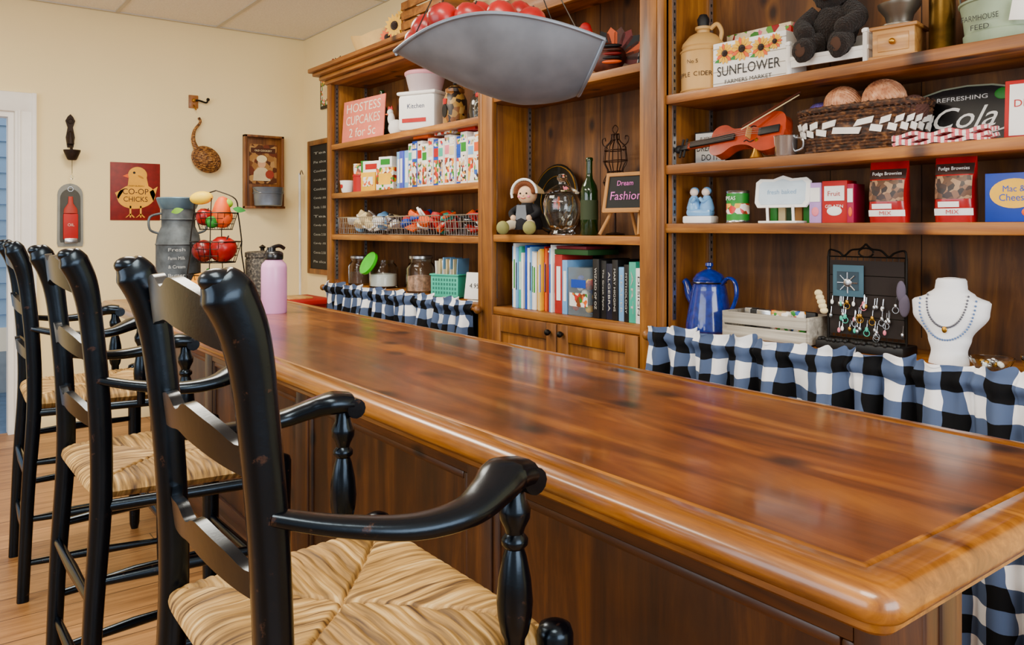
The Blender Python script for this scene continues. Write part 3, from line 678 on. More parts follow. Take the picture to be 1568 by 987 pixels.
# ---- third shelf wire baskets 1.16
zt=1.1605
def wbasket(y0,y1,n):
    b=B('wire_basket'); x0,x1=1.965,2.17; h=.095
    for t,z in ((.0,.004),(.35,.035),(.7,.065),(1,h)):
        o=.012*(1-t); p=[(x0+o,y0+o,zt+z),(x1-o,y0+o,zt+z),(x1-o,y1-o,zt+z),(x0+o,y1-o,zt+z)]
        for q in range(4): b.tube([p[q],p[(q+1)%4]],.003 if t==1 else .0018,steel,6)
    for k in range(n+1):
        yy=y0+.01+(y1-y0-.02)*k/n
        for xx,xo in ((x0+.01,x0),(x1-.01,x1)): b.tube([(xx,yy,zt+.004),(xo,yy,zt+h)],.0014,steel,5)
        b.tube([(x0+.01,yy,zt+.004),(x1-.01,yy,zt+.004)],.0014,steel,5)
    for k in range(8):
        xx=x0+.01+(x1-x0-.02)*k/7
        for yy,yo in ((y0+.01,y0),(y1-.01,y1)): b.tube([(xx,yy,zt+.004),(xx,yo,zt+h)],.0014,steel,5)
    return b.done()
wbasket(3.72,4.26,22); wbasket(3.16,3.68,20); wbasket(2.84,3.12,12)
for nm,(y0,y1),pal,k in (('tin_toys',(3.78,4.2),[wht,lblue,cream,steel,wht],34),('cookie_cutters',(3.22,3.62),[redf,orng,blue,orng,teal,redf,wht],44),('craft_packets',(2.9,3.06),[redf,wht,bk,orng,print1],24)):
    b=B(nm); random.seed(k)
    for i in range(k):
        c=(random.uniform(2.01,2.12),random.uniform(y0,y1),zt+.035+random.uniform(0,.07)); M=T(*c)@R(random.uniform(-50,50),'X')@R(random.uniform(-50,50),'Y')@R(random.uniform(0,90),'Z')
        if i%2: b.box((0,0,0),(.055,.065,.012),random.choice(pal),.004,M=M)
        else: b.lathe([(0,-.014),(.028,-.014),(.032,0),(.028,.014),(0,.014)],random.choice(pal),seg=14,M=M)
    b.done()
# ---- ledge z .87
zt=.8705
jar('glass_jar',2.07,4.18,zt,.07,.15,P('beans','5a3a28',.7),steel).done()
b=jar('glass_jar',2.07,3.9,zt,.08,.15,wht); b.lathe([(0,.0),(.062,0),(.066,.004),(.066,.02),(0,.024)],P('lime_lid','2fc212',.35),seg=26,M=T(0,-.08,.13)@R(60,'X')); b.done()
jar('glass_jar',2.07,3.5,zt,.075,.17,P('candy','b88a70',.7,var=.6,vs=50),steel).done()
b=item('teal_storage_basket',2.05,3.18,zt,20)
b.box((0,0,.006),(.15,.11,.008),teal,.003)
for sg in (-1,1):
    b.box((0,sg*.058,.055),(.16,.004,.1),teal,.001); b.box((sg*.078,0,.055),(.004,.116,.1),teal,.001)
    b.box((0,sg*.062,.108),(.17,.008,.008),teal,.003); b.box((sg*.082,0,.108),(.008,.13,.008),teal,.003)
for k in range(9):
    for j in range(4): b.box((-.064+k*.016,-.0605,.025+j*.02),(.009,.001,.012),P('teal_dark','1f6f60',.6))
for k in range(9): b.box((-.056+k*.014,.0,.1),(.004,.09,.15+.012*(k%3)),[wht,cream,lblue][k%3],M=R(3*(k%3)-3,'Y'))
b.done()
b=item('mini_chalk_sign',2.0,2.93,zt,20); b.box((0,0,.07),(.1,.008,.12),wht,.002,M=R(-10,'X')); b.text('4.95',bk,R(-10,'X')@F(0,-.005,.07),w=.05); b.box((0,.03,.003),(.06,.07,.006),wht); b.done()
# ---- top of left case z 2.12
zt=2.1205
b=item('dough_bowl',2.0,3.9,zt,10); b.surf(lambda u,v:(.17*math.cos(2*pi*u)*(.45+.55*v),.07*math.sin(2*pi*u)*(.45+.55*v),.002+.1*v*v+.03*abs(math.cos(2*pi*u))*v),32,8,P('pale_wood','deb870',.6),thick=.008); b.box((0,0,.006),(.13,.05,.008),tan,.002); b.done()
b=item('sunflower_bunch',2.02,3.66,zt,25)
for c,rr in (((0,-.02,.12),.055),((-.06,0,.07),.044),((.06,-.01,.08),.04),((.02,.02,.17),.04)):
    b.tube([(0,0,0),(c[0],c[1]+.01,c[2])],.004,grn,6); b.sph(c,(rr*.45,.014,rr*.45),brown)
    for k in range(14):
        a=2*pi*k/14; b.prism([(rr*.4,-rr*.13),(rr*.8,-rr*.17),(rr*1.15,0),(rr*.8,rr*.17),(rr*.4,rr*.13)],.003,yel if rr!=.044 else orng,T(*c)@R(90,'X')@Matrix.Rotation(a,4,'Z'))
b.sph((0,.0,.027),(.08,.045,.025),grn,ns=.4); b.done()
b=item('wooden_crate',2.06,3.33,zt)
for k in range(4): 
    for sg in (-1,1): b.box((0,sg*.09,.03+k*.05),(.38,.01,.04),shelfY,.002); b.box((sg*.185,0,.03+k*.05),(.01,.18,.04),shelfY,.002)
for sx in (-1,1):
    for sg in (-1,1): b.box((sx*.175,sg*.08,.1),(.02,.02,.2),shelfY,.002)
b.box((0,0,.006),(.37,.18,.01),shelfY); b.done()
b=item('twig_garland',1.95,4.2,zt)
for k in range(12): 
    a=random.uniform(-.08,.08); b.tube(cr([(a,random.uniform(-.03,.03),.006),(a+random.uniform(-.03,.03),0,.03),(a+random.uniform(-.04,.04),random.uniform(-.03,.03),.012+random.random()*.04)],4),.003,brown,5)
for k in range(10): b.sph((random.uniform(-.1,.1),random.uniform(-.03,.03),random.uniform(.01,.04)),.008,sr)
b.done()
# ================= middle case
zt=1.7505
b=item('ceramic_turkey',2.05,2.13,zt,35); tk=P('turkey_brown','4a1e0e',.5,var=.5,vs=40); b.M=S(1.25,1.1,1.2)
b.sph((0,0,.055),(.055,.045,.05),tk,ns=.1); b.lathe([(.03,0),(.04,.005),(.02,.02)],tk)
b.tube(cr([(-.035,-.01,.07),(-.06,-.015,.1),(-.055,-.015,.135),(-.06,-.015,.15)],5),[.03,.02,.015,.014],redf,10); b.sph((-.062,-.015,.153),.017,redf); b.prism([(-.075,.158),(-.098,.15),(-.075,.145)],.008,yel,F(0,-.011,0)); b.sph((-.076,-.015,.13),(.006,.006,.014),redf)
for k in range(11):
    a=math.radians(-10+k*18); M=T(.02,.03,.06)@R(90,'X')@Matrix.Rotation(a,4,'Z')
    b.prism([(.02,-.008),(.08,-.017),(.1,0),(.08,.017),(.02,.008)],.004,[sr,tk,orng,bk][k%4],M)
for k in range(5): b.sph((.02,-.038,.04+.012*k),(.03,.012,.006),[orng,bk,sr,tk,bk][k])
b.done()
b=item('patterned_sack',2.12,1.97,zt,10); bp=GINGHAM('sack_check','0d0e12','2a2d36','b9b6ac',.024,'X','Z')
b.surf(lambda u,v:((.07*(1-.55*v))*math.cos(2*pi*u),(.045*(1-.6*v))*math.sin(2*pi*u),.21*v+.012*math.sin(6*pi*u)*v),32,10,bp); b.sph((0,0,.215),(.034,.02,.02),bp); b.prism([(-.03,.19),(-.005,.28),(.02,.19)],.01,bp,F(0,0,0)); b.done()
zt=1.1705
b=item('decorative_plate',2.165,2.54,zt)
M=T(0,.0,.147)@R(84,'X'); b.lathe([(0,0),(.08,.0),(.1,.012),(.14,.02),(.145,.022),(.14,.026),(.1,.016),(0,.006)],P('tole_black','10120c',.25,coat=.5),seg=40,M=M)
b.ring((0,0,.025),.135,.002,br,M=M); b.ring((0,0,.018),.095,.0015,br,M=M); b.lathe([(0,.008),(.06,.008),(0,.0085)],P('tole_green','4b6a3a',.5,var=.6,vs=60),seg=30,M=M)
for k in range(6): b.sph((.03*math.cos(k),.03*math.sin(k),.01),(.014,.014,.004),[cream,pink,orng][k%3],M=M)
b.box((0,-.0,.004),(.08,.05,.008),bk,.002); b.done()
b=item('rag_doll',2.03,2.58,zt,25); dd=P('doll_dress','121319',.9,var=.3); sk=P('doll_skin','ecc096',.8); hb=P('doll_boot','8c8a4c',.8,var=.3)
b.lathe([(0,.02),(.062,.02),(.066,.04),(.05,.085),(.036,.115),(.022,.13),(0,.132)],dd,seg=20)
b.sph((0,0,.165),(.042,.038,.042),sk)
for e in (-1,1): b.sph((e*.014,-.036,.168),.004,bk); b.sph((e*.022,-.033,.155),(.007,.003,.005),pink)
b.sph((0,-.038,.16),.004,sk); b.tube(cr([(-.01,-.036,.15),(0,-.038,.146),(.01,-.036,.15)],4),.0015,redf,5)
b.surf(lambda u,v:(.055*math.cos(pi*u),-.025+.075*v,.168+.055*math.sin(pi*u)*(1-.4*v*v)),20,8,cream,thick=.004)
for k in range(16): a=pi*k/15; b.sph((.04*math.cos(a),-.022,.175+.035*math.sin(a)),.011,P('doll_hair','6a3818',.9))
b.tube([(-.055,-.028,.15)]+[(.058*math.cos(a),-.03,.168+.058*math.sin(a)) for a in [pi-pi*k/14 for k in range(15)]],.005,wht,6)
for e in (-1,1):
    b.tube(cr([(e*.03,0,.115),(e*.06,-.02,.09),(e*.04,-.05,.07)],6),[.016,.015,.011],dd,10); b.sph((e*.036,-.055,.068),.012,sk)
    b.tube(cr([(e*.025,-.03,.04),(e*.045,-.06,.04),(e*.058,-.09,.026)],6),[.022,.02,.016],P('doll_sock','c9bfa4',.9),10); b.sph((e*.06,-.1,.028),(.027,.024,.028),hb)
b.prism([(-.02,.12),(.02,.12),(.026,.06),(-.026,.06)],.004,P('doll_apron','70757d',.9),F(0,-.052,0)); b.done()
b=item('cut_glass_jar',2.03,2.36,zt)
outp=[(0,0),(.045,0),(.05,.006),(.042,.02),(.055,.035),(.072,.08),(.074,.12),(.066,.15),(.06,.158),(.058,.158)]
inp=[(.056,.15),(.067,.12),(.065,.08),(.048,.038),(.0,.03)]
cg=P('cut_crystal','f6fbfa',.02,var=0,trans=1,ior=1.42)
b.lathe(outp+inp,cg,seg=64,fn=lambda a,z:1+.035*abs(math.sin(a*8+z*45)))
b.lathe([(.0,.16),(.064,.16),(.066,.166),(.05,.178),(.025,.193),(.012,.198),(.012,.206),(.02,.215),(.021,.226),(.012,.236),(0,.238)],cg,seg=48,fn=lambda a,z:1+.03*abs(math.sin(a*8)))
b.done()
bottle('wine_bottle',2.03,2.205,zt,.29,.033).done()
b=item('wire_dress_form',2.13,2.17,zt); s_=P('copper_wire','2c1608',.4,metal=.6)
def sil(z):
    pts=[(0,.03),(.16,.03),(.2,.055),(.24,.036),(.28,.055),(.33,.05),(.36,.02),(.38,.018)]
    for i in range(len(pts)-1):
        if pts[i][0]<=z<=pts[i+1][0]:
            t=(z-pts[i][0])/(pts[i+1][0]-pts[i][0]); t=t*t*(3-2*t); return pts[i][1]+(pts[i+1][1]-pts[i][1])*t
    return .02
for k in range(8):
    a=k*pi/4; b.tube([(sil(z)*math.cos(a),sil(z)*.6*math.sin(a),z) for z in [.18+.2*i/20 for i in range(21)]],.0022,s_,5)
for z in (.18,.2,.24,.28,.32,.36,.38): b.ring((0,0,z),sil(z),.0022,s_,ry=sil(z)*.6)
b.tube([(0,0,0),(0,0,.2)],.004,s_,8); b.lathe([(0,0),(.04,0),(.035,.006),(.006,.012),(0,.012)],s_,seg=20)
for e in (-1,1): b.tube(cr([(e*.04,0,.33),(e*.065,0,.345),(e*.07,0,.365),(e*.055,0,.37),(e*.052,0,.358)],5),.0022,s_,5)
b.tube(cr([(0,0,.38),(.015,0,.4),(0,0,.415),(-.015,0,.4),(0,0,.38)],5),.002,s_,5); b.done()
b=item('chalkboard_easel',2.01,2.0,zt,8)
Mx=T(0,0,.09)@R(-12,'X')
b.box((0,0,.065),(.185,.006,.13),chalk,M=Mx)
for a in (-1,1): b.box((a*.09,-.002,.065),(.014,.012,.14),tan,.002,M=Mx)
for z in (.0,.13): b.box((0,-.002,z),(.194,.011,.014),tan,.002,M=Mx)
b.text('Dream',P('chalk_pink','e070c8',.8),Mx@F(-.01,-.004,.098),w=.07,h=.018); b.text('Fashion',P('chalk_pink','e58fd0',.8),Mx@F(.0,-.004,.052),w=.135,h=.03)
for a in (-1,1): b.tube([(a*.085,-.035,0.004),(a*.05,.02,.12)],.006,tan,8)
b.box((0,-.012,.085),(.16,.03,.008),tan,.002); b.tube([(0,.07,0.004),(0,.02,.14)],.006,tan,8); b.done()
# books
zt=.8705
b=B('books'); random.seed(21); y=2.64
bc=[lblue,wht,wht,lblue,teal,wht,cream,blue,wht,lblue,wht,wht,yel,cream,yel,redf,orng,wht,P('wine','7a1f2a',.5)]
i=0
while y>2.36:
    w=random.uniform(.008,.019); h=random.uniform(.225,.265); c=bc[i%len(bc)]; x0=1.985+random.uniform(0,.02)
    b.bb(x0,x0+.17,y-w,y-.0008,zt,zt+h,c,.001); b.bb(x0-.0008,x0,y-w*.75,y-w*.3,zt+h*.3,zt+h*.75,random.choice([blue,bk,redf,wht,grn]))
    y-=w;i+=1
for w,h,c in ((.045,.225,P('book_red','a81f18',.6)),(.03,.205,lblue)):
    b.bb(1.99,2.15,y-w,y-.001,zt,zt+h,c,.001); b.bb(1.989,1.99,y-w*.8,y-w*.3,zt+.05,zt+h*.8,wht); y-=w
yb=2.145; tg=P('spine_grey','c9c6bc',.6)
for k in range(8):
    w=[.034,.03,.034,.03,.03,.026,.034,.03][k]; h=[.215,.21,.2,.215,.19,.2,.21,.19][k]; c=[bk,bk,P('navy','0a122c',.5),bk,lblue,bk,teal,wht][k]; x0=1.985+random.uniform(0,.012)
    if yb-w<1.87: break
    b.bb(x0,x0+.16,yb-w,yb-.001,zt,zt+h,c,.002); b.text(['WIZARD OF OZ','The Greek Myths','ALGEBRA','MARY HIGGINS','READER','MYTHOLOGY','ART','DESIGN'][k],tg if c!=wht else bk,T(x0-.0003,yb-w/2,zt+h/2)@R(-90,'Z')@R(90,'X')@R(-90,'Z'),w=h*.7,h=w*.32)
    yb-=w
b.bb(1.99,2.15,2.17,2.36,zt+.226,zt+.246,P('book_green','2c5a2a',.6),.002); b.bb(2.0,2.15,2.19,2.36,zt+.2465,zt+.2585,P('wine','7a1f2a',.5),.002)
b.done()
b=item('candy_display_box',2.03,2.215,zt)
ac=P('acetate','dfe9ea',.08,trans=.85,var=0,ior=1.1)
b.box((0,0,.09),(.12,.09,.18),ac,.003)
for k in range(18): b.sph((random.uniform(-.045,.045),random.uniform(-.03,.03),.02+random.uniform(0,.12)),.014,random.choice([redf,blue,wht,yel]))
b.box((0,-.0455,.06),(.1,.001,.05),print2); b.box((0,-.046,.12),(.08,.001,.03),blue); b.done()
# ================= right case, top 1.625
zt=1.6255
b=item('apple_cider_jug',2.05,1.685,zt,20); st=P('stoneware','c89c58',.45,var=.12,vs=6)
b.lathe([(0,0),(.066,0),(.07,.005),(.071,.14),(.066,.15),(.069,.155),(.066,.165),(.045,.19),(.03,.198),(.02,.2),(.02,.208),(.026,.212),(.026,.22),(0,.22)],st,seg=36)
b.lathe([(0,.22),(.017,.22),(.02,.245),(.012,.26),(0,.26)],bk,seg=16)
b.tube(cr([(.024,0,.212),(.045,0,.225),(.06,0,.2),(.055,0,.17)],6),.007,st,8); b.ring((0,0,.138),.0715,.003,st); b.ring((0,0,.012),.0715,.003,st)
for k,ch_ in enumerate('APPLE CIDER'):
    a=math.radians(-100+(k-5)*9.5)
    if ch_!=' ': b.text(ch_,brown,T(.0715*math.cos(a),.0715*math.sin(a),.06)@Matrix.Rotation(a+pi/2,4,'Z')@R(90,'X'),h=.014)
b.text('No 5',brown,F(-.01,-.0725,.1),h=.012); b.done()
b=item('floral_storage_box',2.16,1.54,zt,0)
b.box((0,0,.1),(.24,.05,.2),print3,.003); b.box((0,-.026,.15),(.1,.002,.05),cream); b.text('Garden',grn,F(0,-.028,.15),w=.07); b.done()
b=item('sunflower_market_box',2.06,1.49,zt,4)
b.box((0,0,.073),(.25,.09,.146),wht,.003)
for k in range(4): b.box((0,-.0455,.02+k*.036),(.25,.0012,.002),P('plank_gap','a8a294',.8))
for cx,cz,rr in ((-.08,.11,.03),(-.02,.115,.034),(.045,.108,.03),(.09,.118,.022)):
    for k in range(14): b.prism([(rr*.35,-rr*.15),(rr*.8,-rr*.2),(rr*1.1,0),(rr*.8,rr*.2),(rr*.35,rr*.15)],.002,yel if k%4 else orng,T(cx,-.046,cz)@R(90,'X')@Matrix.Rotation(2*pi*k/14,4,'Z'))
    b.sph((cx,-.048,cz),(rr*.36,.005,rr*.36),brown)
    b.prism([(cx-rr*1.3,cz-rr*.8),(cx-rr*.5,cz-rr*.9),(cx-rr*.7,cz-rr*.4)],.001,grn,F(0,-.0455,0))
b.text('SUNFLOWER',bk,F(0,-.047,.056),w=.215,h=.03); b.text("FARMERS MARKET",bk,F(0,-.047,.022),w=.16,h=.012); b.done()
b=item('white_doll_bench',2.05,1.23,zt,6)
b.box((0,0,.05),(.235,.1,.012),wht,.002); b.box((0,-.045,.035),(.21,.006,.02),wht,.001)
for e in (-1,1):
    b.box((e*.108,0,.045),(.012,.1,.09),wht,.003); b.tube([(e*.108,-.045,0),(e*.108,-.045,.1)],.008,wht,8); b.box((e*.108,-.0,.093),(.016,.11,.01),wht,.003)
b.box((0,.046,.09),(.22,.008,.03),wht,.002); b.done()
b=item('teddy_bear',2.05,1.23,zt+.056,6); bear=P('bear_fur','170c06',.95,var=.5,vs=80,bump=1,bs=200,sheen=.08)
b.sph((0,.01,.07),(.062,.048,.075),bear,ns=.14,nf=70,seg=32); b.sph((0,-.0,.17),(.055,.048,.05),bear,ns=.12,nf=70,seg=32); b.sph((0,-.042,.16),(.024,.02,.02),P('bear_muzzle','40281a',.9)); b.sph((0,-.06,.165),.007,bk)
for e in (-1,1):
    b.sph((e*.042,0,.215),(.02,.011,.02),bear,ns=.1); b.sph((e*.018,-.044,.18),.005,bk)
    b.tube(cr([(e*.045,0,.12),(e*.078,-.02,.085),(e*.055,-.055,.055)],6),[.026,.026,.026],bear,12); b.sph((e*.055,-.055,.055),.026,bear,ns=.15,nf=60,seg=24)
    b.tube(cr([(e*.03,-.02,.03),(e*.05,-.05,.022),(e*.05,-.075,.0)],6),[.032,.03,.028],bear,12); b.sph((e*.05,-.078,.005),(.029,.022,.034),bear,ns=.12,nf=60,seg=24); b.sph((e*.05,-.0955,.004),(.015,.005,.02),P('bear_muzzle','40281a',.9))
b.done()
b=item('coffee_grinder',2.04,1.04,zt,10); gw=WOOD('grinder_wood','8a5420','b07c3c','cc9a54','x',.5,30,knots=False)
b.box((0,0,.006),(.12,.11,.012),gw,.003); b.box((0,0,.045),(.102,.096,.07),gw,.002); b.box((0,0,.084),(.116,.106,.01),gw,.003); b.box((0,-.049,.045),(.075,.004,.045),gw,.002); b.sph((0,-.058,.045),.008,br)
b.lathe([(.045,.089),(.045,.095),(.03,.1),(.035,.12),(.05,.14),(.052,.15),(.045,.15),(.0,.12)],P('pewter','6d665c',.35,metal=.8),seg=26)
b.tube(cr([(0,0,.12),(0,0,.165),(.04,-.02,.17),(.06,-.03,.16)],6),.005,iron,8); b.lathe([(0,0),(.01,0),(.013,.02),(.008,.035),(0,.037)],redf,(.06,-.03,.162),12); b.done()
b=item('brass_shell_vase',2.06,.942,zt); b.lathe([(0,0),(.032,0),(.034,.004),(.03,.01),(.03,.19),(.034,.195),(.028,.195),(.026,.02),(0,.02)],P('aged_brass','5e4618',.3,metal=.9,var=.5,vs=20),seg=28); b.done()
b=item('green_tin_tub',2.07,.80,zt); b.lathe([(0,0),(.085,0),(.088,.004),(.09,.03),(.086,.034),(.09,.07),(.096,.1),(.1,.102),(.1,.107),(.09,.107),(.08,.01),(0,.01)],P('tin_green','8da084',.5,var=.2),seg=36); b.text('FARMHOUSE',bk,F(-.02,-.0935,.06),w=.08,h=.013); b.text('FEED',bk,F(-.02,-.093,.038),w=.04,h=.012); b.box((.05,-.092,.07),(.035,.002,.045),wht,.001,M=R(10,'Y'))
b.tube(cr([(-.098,0,.1),(-.09,-.02,.15),(0,-.03,.17),(.09,-.02,.15),(.098,0,.1)],6),.003,steel,6); b.done()
# ---- R2 1.40
zt=1.4005
b=item('quote_sign',2.08,1.675,zt,10); b.box((0,0,.055),(.115,.02,.11),bk,.002); b.box((0,-.0105,.055),(.105,.002,.1),P('sign_dirtywhite','d9d9d4',.7,var=.15))
for k,(t,w) in enumerate((('IF YOU CAN',.07),('DREAM IT',.095),('DO IT',.06))): b.text(t,bk,F(0,-.012,.088-k*.031),w=w,h=.01 if k==0 else .02)
b.done()
b=item('violin',1.995,1.47,zt+.066,0); vr=P('violin_varnish','9a2c06',.2,var=.35,vs=14,coat=.8)
half=[(-.125,.0),(-.123,.03),(-.105,.047),(-.075,.047),(-.045,.03),(-.01,.028),(.02,.036),(.06,.058),(.1,.058),(.125,.04),(.133,.0)]
hc=[(p.x,p.y) for p in cr([(x,y,0) for x,y in half],4)]
out=hc+[(x,-y) for x,y in hc[::-1][1:-1]]
MV=R(-4,'Y')@R(-22,'X')
b.prism(out,.03,vr,MV@F(0,.015,0)); b.prism([(x*1.03,y*1.03) for x,y in out],.003,vr,MV@F(0,-.014,0)); b.prism([(x*1.03,y*1.03) for x,y in out],.003,P('violin_back','6a240e',.25,coat=.6),MV@F(0,.018,0))
b.box((-.12,-.022,0),(.17,.008,.02),bk,.002,M=MV); b.box((-.17,-.012,0),(.1,.016,.02),vr,.004,M=MV)
b.sph((-.262,-.008,.0),(.016,.012,.014),bk,M=MV); b.box((-.235,-.01,0),(.045,.014,.018),bk,.003,M=MV)
for k in (-1,1): 
    for j in (0,1): b.tube([(-.235-.015*j,-.01,0),(-.235-.015*j,-.01,k*.032)],.004,bk,6,M=MV)
b.box((.02,-.028,0),(.004,.022,.035),tan,.001,M=MV); b.box((.085,-.022,0),(.07,.006,.024),bk,.002,M=MV)
for k in (-1.5,-.5,.5,1.5): b.tube([(-.22,-.028,k*.004),(.02,-.04,k*.007),(.06,-.026,k*.005)],.0006,steel,4,M=MV)
for k in (-1,1): b.tube(cr([(.0,-.0185,k*.022),(.008,-.0185,k*.018),(.022,-.0185,k*.026),(.035,-.0185,k*.022)],5),.0016,bk,5,M=MV)
b.tube([(.0,-.03,.03),(.16,.02,.118)],.0035,P('bow_wood','4a1e10',.3),6); b.tube([(.0,-.036,.022),(.16,.014,.108)],.0015,cream,4)
b.done()
b=item('tin_cup',1.982,1.335,zt); b.lathe([(0,0),(.028,0),(.03,.003),(.032,.055),(.034,.058),(.03,.058),(.028,.005),(0,.005)],steel,seg=26); b.tube(cr([(.031,0,.05),(.053,0,.045),(.053,0,.02),(.031,0,.012)],6),.003,steel,6); b.done()
b=item('brass_bell',1.972,1.425,zt); b.lathe([(.018,0),(.02,.003),(.012,.02),(.008,.035),(.004,.037),(.004,.05),(.007,.056),(0,.062)],br,seg=18); b.done()
b=item('woven_yarn_basket',2.06,1.15,zt,3); dkw=STRIPE('dark_wicker',[(.35,'1a0d06'),(.55,'4a2a14'),(.75,'855a30')],sc3=(80,80,140),bump=.8)
def bsk(u,v,k=1): return (.165*(.86+.14*v)*k*math.copysign(abs(math.cos(2*pi*u))**.6,math.cos(2*pi*u)),.075*(.86+.14*v)*k*math.copysign(abs(math.sin(2*pi*u))**.6,math.sin(2*pi*u)),.118*v)
b.surf(lambda u,v:bsk(u,v),48,8,dkw,thick=.005)
b.box((0,0,.005),(.27,.12,.006),dkw)
for t in (.06,.13,.2,.27,.34,.72,.80,.87): b.tube([bsk(k/80,t,1.02+.02*(-1)**k) for k in range(80)],.005,dkw,6,True)
rib=P('ribbon_white','e9e6de',.6)
for kk in (0,1):
    for k in range(22):
        u=(k+.5*kk)/22; v0=.38+.17*kk; sgn=1 if kk else -1
        c=[bsk(u+.002,v0+(.05 if sgn<0 else 0),1.05),bsk(u+.030,v0+(.0 if sgn<0 else .05),1.06),bsk(u+.034,v0+.14+(.0 if sgn<0 else .05),1.06),bsk(u+.006,v0+.14+(.05 if sgn<0 else 0),1.05)]
        b.add(c+[(q[0]*1.03,q[1]*1.06,q[2]) for q in c],[(0,1,2,3),(4,5,6,7),(0,1,5,4),(1,2,6,5),(2,3,7,6),(3,0,4,7)],rib)
b.tube([bsk(k/60,1.0,1.02) for k in range(60)],.009,dkw,8,True)
for k in range(50): b.tube([bsk(k/50,.93,1.04),bsk((k+.7)/50,1.07,1.04)],.0045,dkw,5)
b.done()
yn=STRIPE('yarn_tan',[(.3,'9a5c3c'),(.55,'c68a60'),(.8,'e4b08a')],sc3=(60,60,60),bump=.4)
def yarn(name,x,y,z,r,mat):
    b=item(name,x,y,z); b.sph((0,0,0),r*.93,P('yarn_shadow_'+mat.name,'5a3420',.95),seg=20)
    for k in range(9):
        ax=Matrix.Rotation(random.uniform(0,pi),4,'X')@Matrix.Rotation(random.uniform(0,pi),4,'Y'); off=random.uniform(-.35,.35)*r; kk=1+.012*k
        for j in range(-4,5):
            o2=off+j*.0075
            if abs(o2)<r*.95: b.ring((0,0,o2),math.sqrt(r*r-o2*o2)*kk*.97,.0036,mat,M=ax,seg=26)
    return b.done()
yarn('yarn_ball',2.04,1.195,zt+.133,.046,yn); yarn('yarn_ball',2.05,1.085,zt+.134,.050,yn); yarn('yarn_ball',2.07,1.28,zt+.118,.032,P('yarn_violet','5c4a92',.9,var=.5,vs=40)); yarn('yarn_ball',2.1,1.14,zt+.07,.043,yn); yarn('yarn_ball',2.05,1.01,zt+.1,.033,P('yarn_dark','4a2c24',.9))
b=item('soda_sign',2.13,.92,zt,3); MS=R(-8,'X')
o=[(-.13,.0),(.13,.0),(.13,.14),(.06,.158),(0,.162),(-.06,.158),(-.13,.14)]
b.prism([(x*1.0,z) for x,z in o],.008,P('sign_rim','8a9078',.4),MS@F(0,.004,0)); b.prism([(x*.96,z*.94+.005) for x,z in o],.002,P('sign_black','070708',.25),MS@F(0,-.004,0))
b.text('REFRESHING',wht,MS@F(-.01,-.0065,.128),w=.12,h=.011); b.text('Cola',wht,MS@F(.0,-.0065,.078),w=.15,h=.055,shear=.4); b.tube(cr([(-.1,-.007,.035),(-.03,-.008,.045),(.05,-.008,.033),(.11,-.007,.048)],6),.0022,wht,5,M=MS)
b.sph((.085,-.007,.13),(.02,.002,.015),grn,M=MS); b.sph((-.1,-.007,.13),(.014,.002,.012),redf,M=MS)
b.done()
b=item('checkered_napkins',1.998,.91,zt,0)
rc=GINGHAM('red_check','a80610','da6a74','f4efe8',.016,'X','Y')
for k in range(3): b.surf(lambda u,v,k=k:(-.11+.22*u,-.035+.07*v,.008+.011*k+.004*math.sin(u*17+k*2)+.003*math.sin(v*9)),24,8,rc,thick=.008)
b.done()
b=item('red_framed_sign',2.04,.735,zt,10); b.box((0,0,.07),(.11,.01,.14),redf,.002,M=R(-6,'X')); b.box((0,-.006,.07),(.09,.002,.12),wht,M=R(-6,'X')); b.text('DINER',redf,R(-6,'X')@F(0,-.0075,.085),w=.07); b.done()
# ---- R3 1.212
zt=1.2125
b=item('praying_figurines',2.03,1.68,zt,15); fb=P('porcelain_blue','74aee2',.3,var=.1,coat=.4)
b.box((0,0,.012),(.1,.06,.024),wht,.006); b.box((0,.0,.035),(.085,.045,.024),fb,.01)
for e in (-1,1):
    b.lathe([(0,.04),(.022,.04),(.024,.05),(.017,.075),(.01,.088),(0,.09)],fb if e<0 else lblue,(e*.022,0,0),16); b.sph((e*.02,-.004,.1),.0135,P('porcelain_skin','ead6c8',.4)); b.sph((e*.021,.002,.104),(.0145,.0145,.013),fb); b.tube(cr([(e*.03,-.008,.078),(e*.018,-.022,.07),(e*.008,-.024,.082)],4),.0055,fb,8)
b.done()
b=item('vegetable_can',2.03,1.535,zt); b.lathe([(0,0),(.034,0),(.036,.003),(.034,.006),(.034,.009)],steel,seg=28); b.lathe([(.034,.009),(.034,.091)],grn,seg=28); b.lathe([(.034,.091),(.034,.094),(.036,.097),(.034,.1),(.03,.097),(0,.097)],steel,seg=28); b.lathe([(.0345,.028),(.0345,.06)],print2,seg=28); b.text('PEAS',wht,F(0,-.0348,.076),w=.034); b.done()
b=item('white_scalloped_sign',2.0,1.365,zt,5)
o=[(-.075,.045),(.075,.045),(.085,.06),(.085,.12),(.072,.13),(.03,.128),(0,.138),(-.03,.128),(-.072,.13),(-.085,.12),(-.085,.06)]
b.prism(o,.008,wht,R(-8,'X')@F(0,.004,0)); b.prism([(x*.85,(z-.088)*.8+.088) for x,z in o],.002,P('sign_face','c8dcea',.5),R(-8,'X')@F(0,-.004,0)); b.text('fresh baked',P('faint_blue','7fa4c4',.6),R(-8,'X')@F(0,-.0065,.09),w=.09)
b.box((0,.01,.003),(.12,.06,.006),wht,.001)
for e in (-1,1): b.tube([(e*.04,.0,.005),(e*.04,-.004,.05)],.004,wht,6)
b.done()
b=item('seasoning_packets',2.1,1.37,zt)
for k in range(6): b.box((-.07+k*.028,.0,.035),(.024,.05,.07),[grn,cream,P('dkgreen','14401c',.5),tan,grn,wht][k],.002)
b.done()
b=item('gelatin_boxes',2.05,1.225,zt,6)
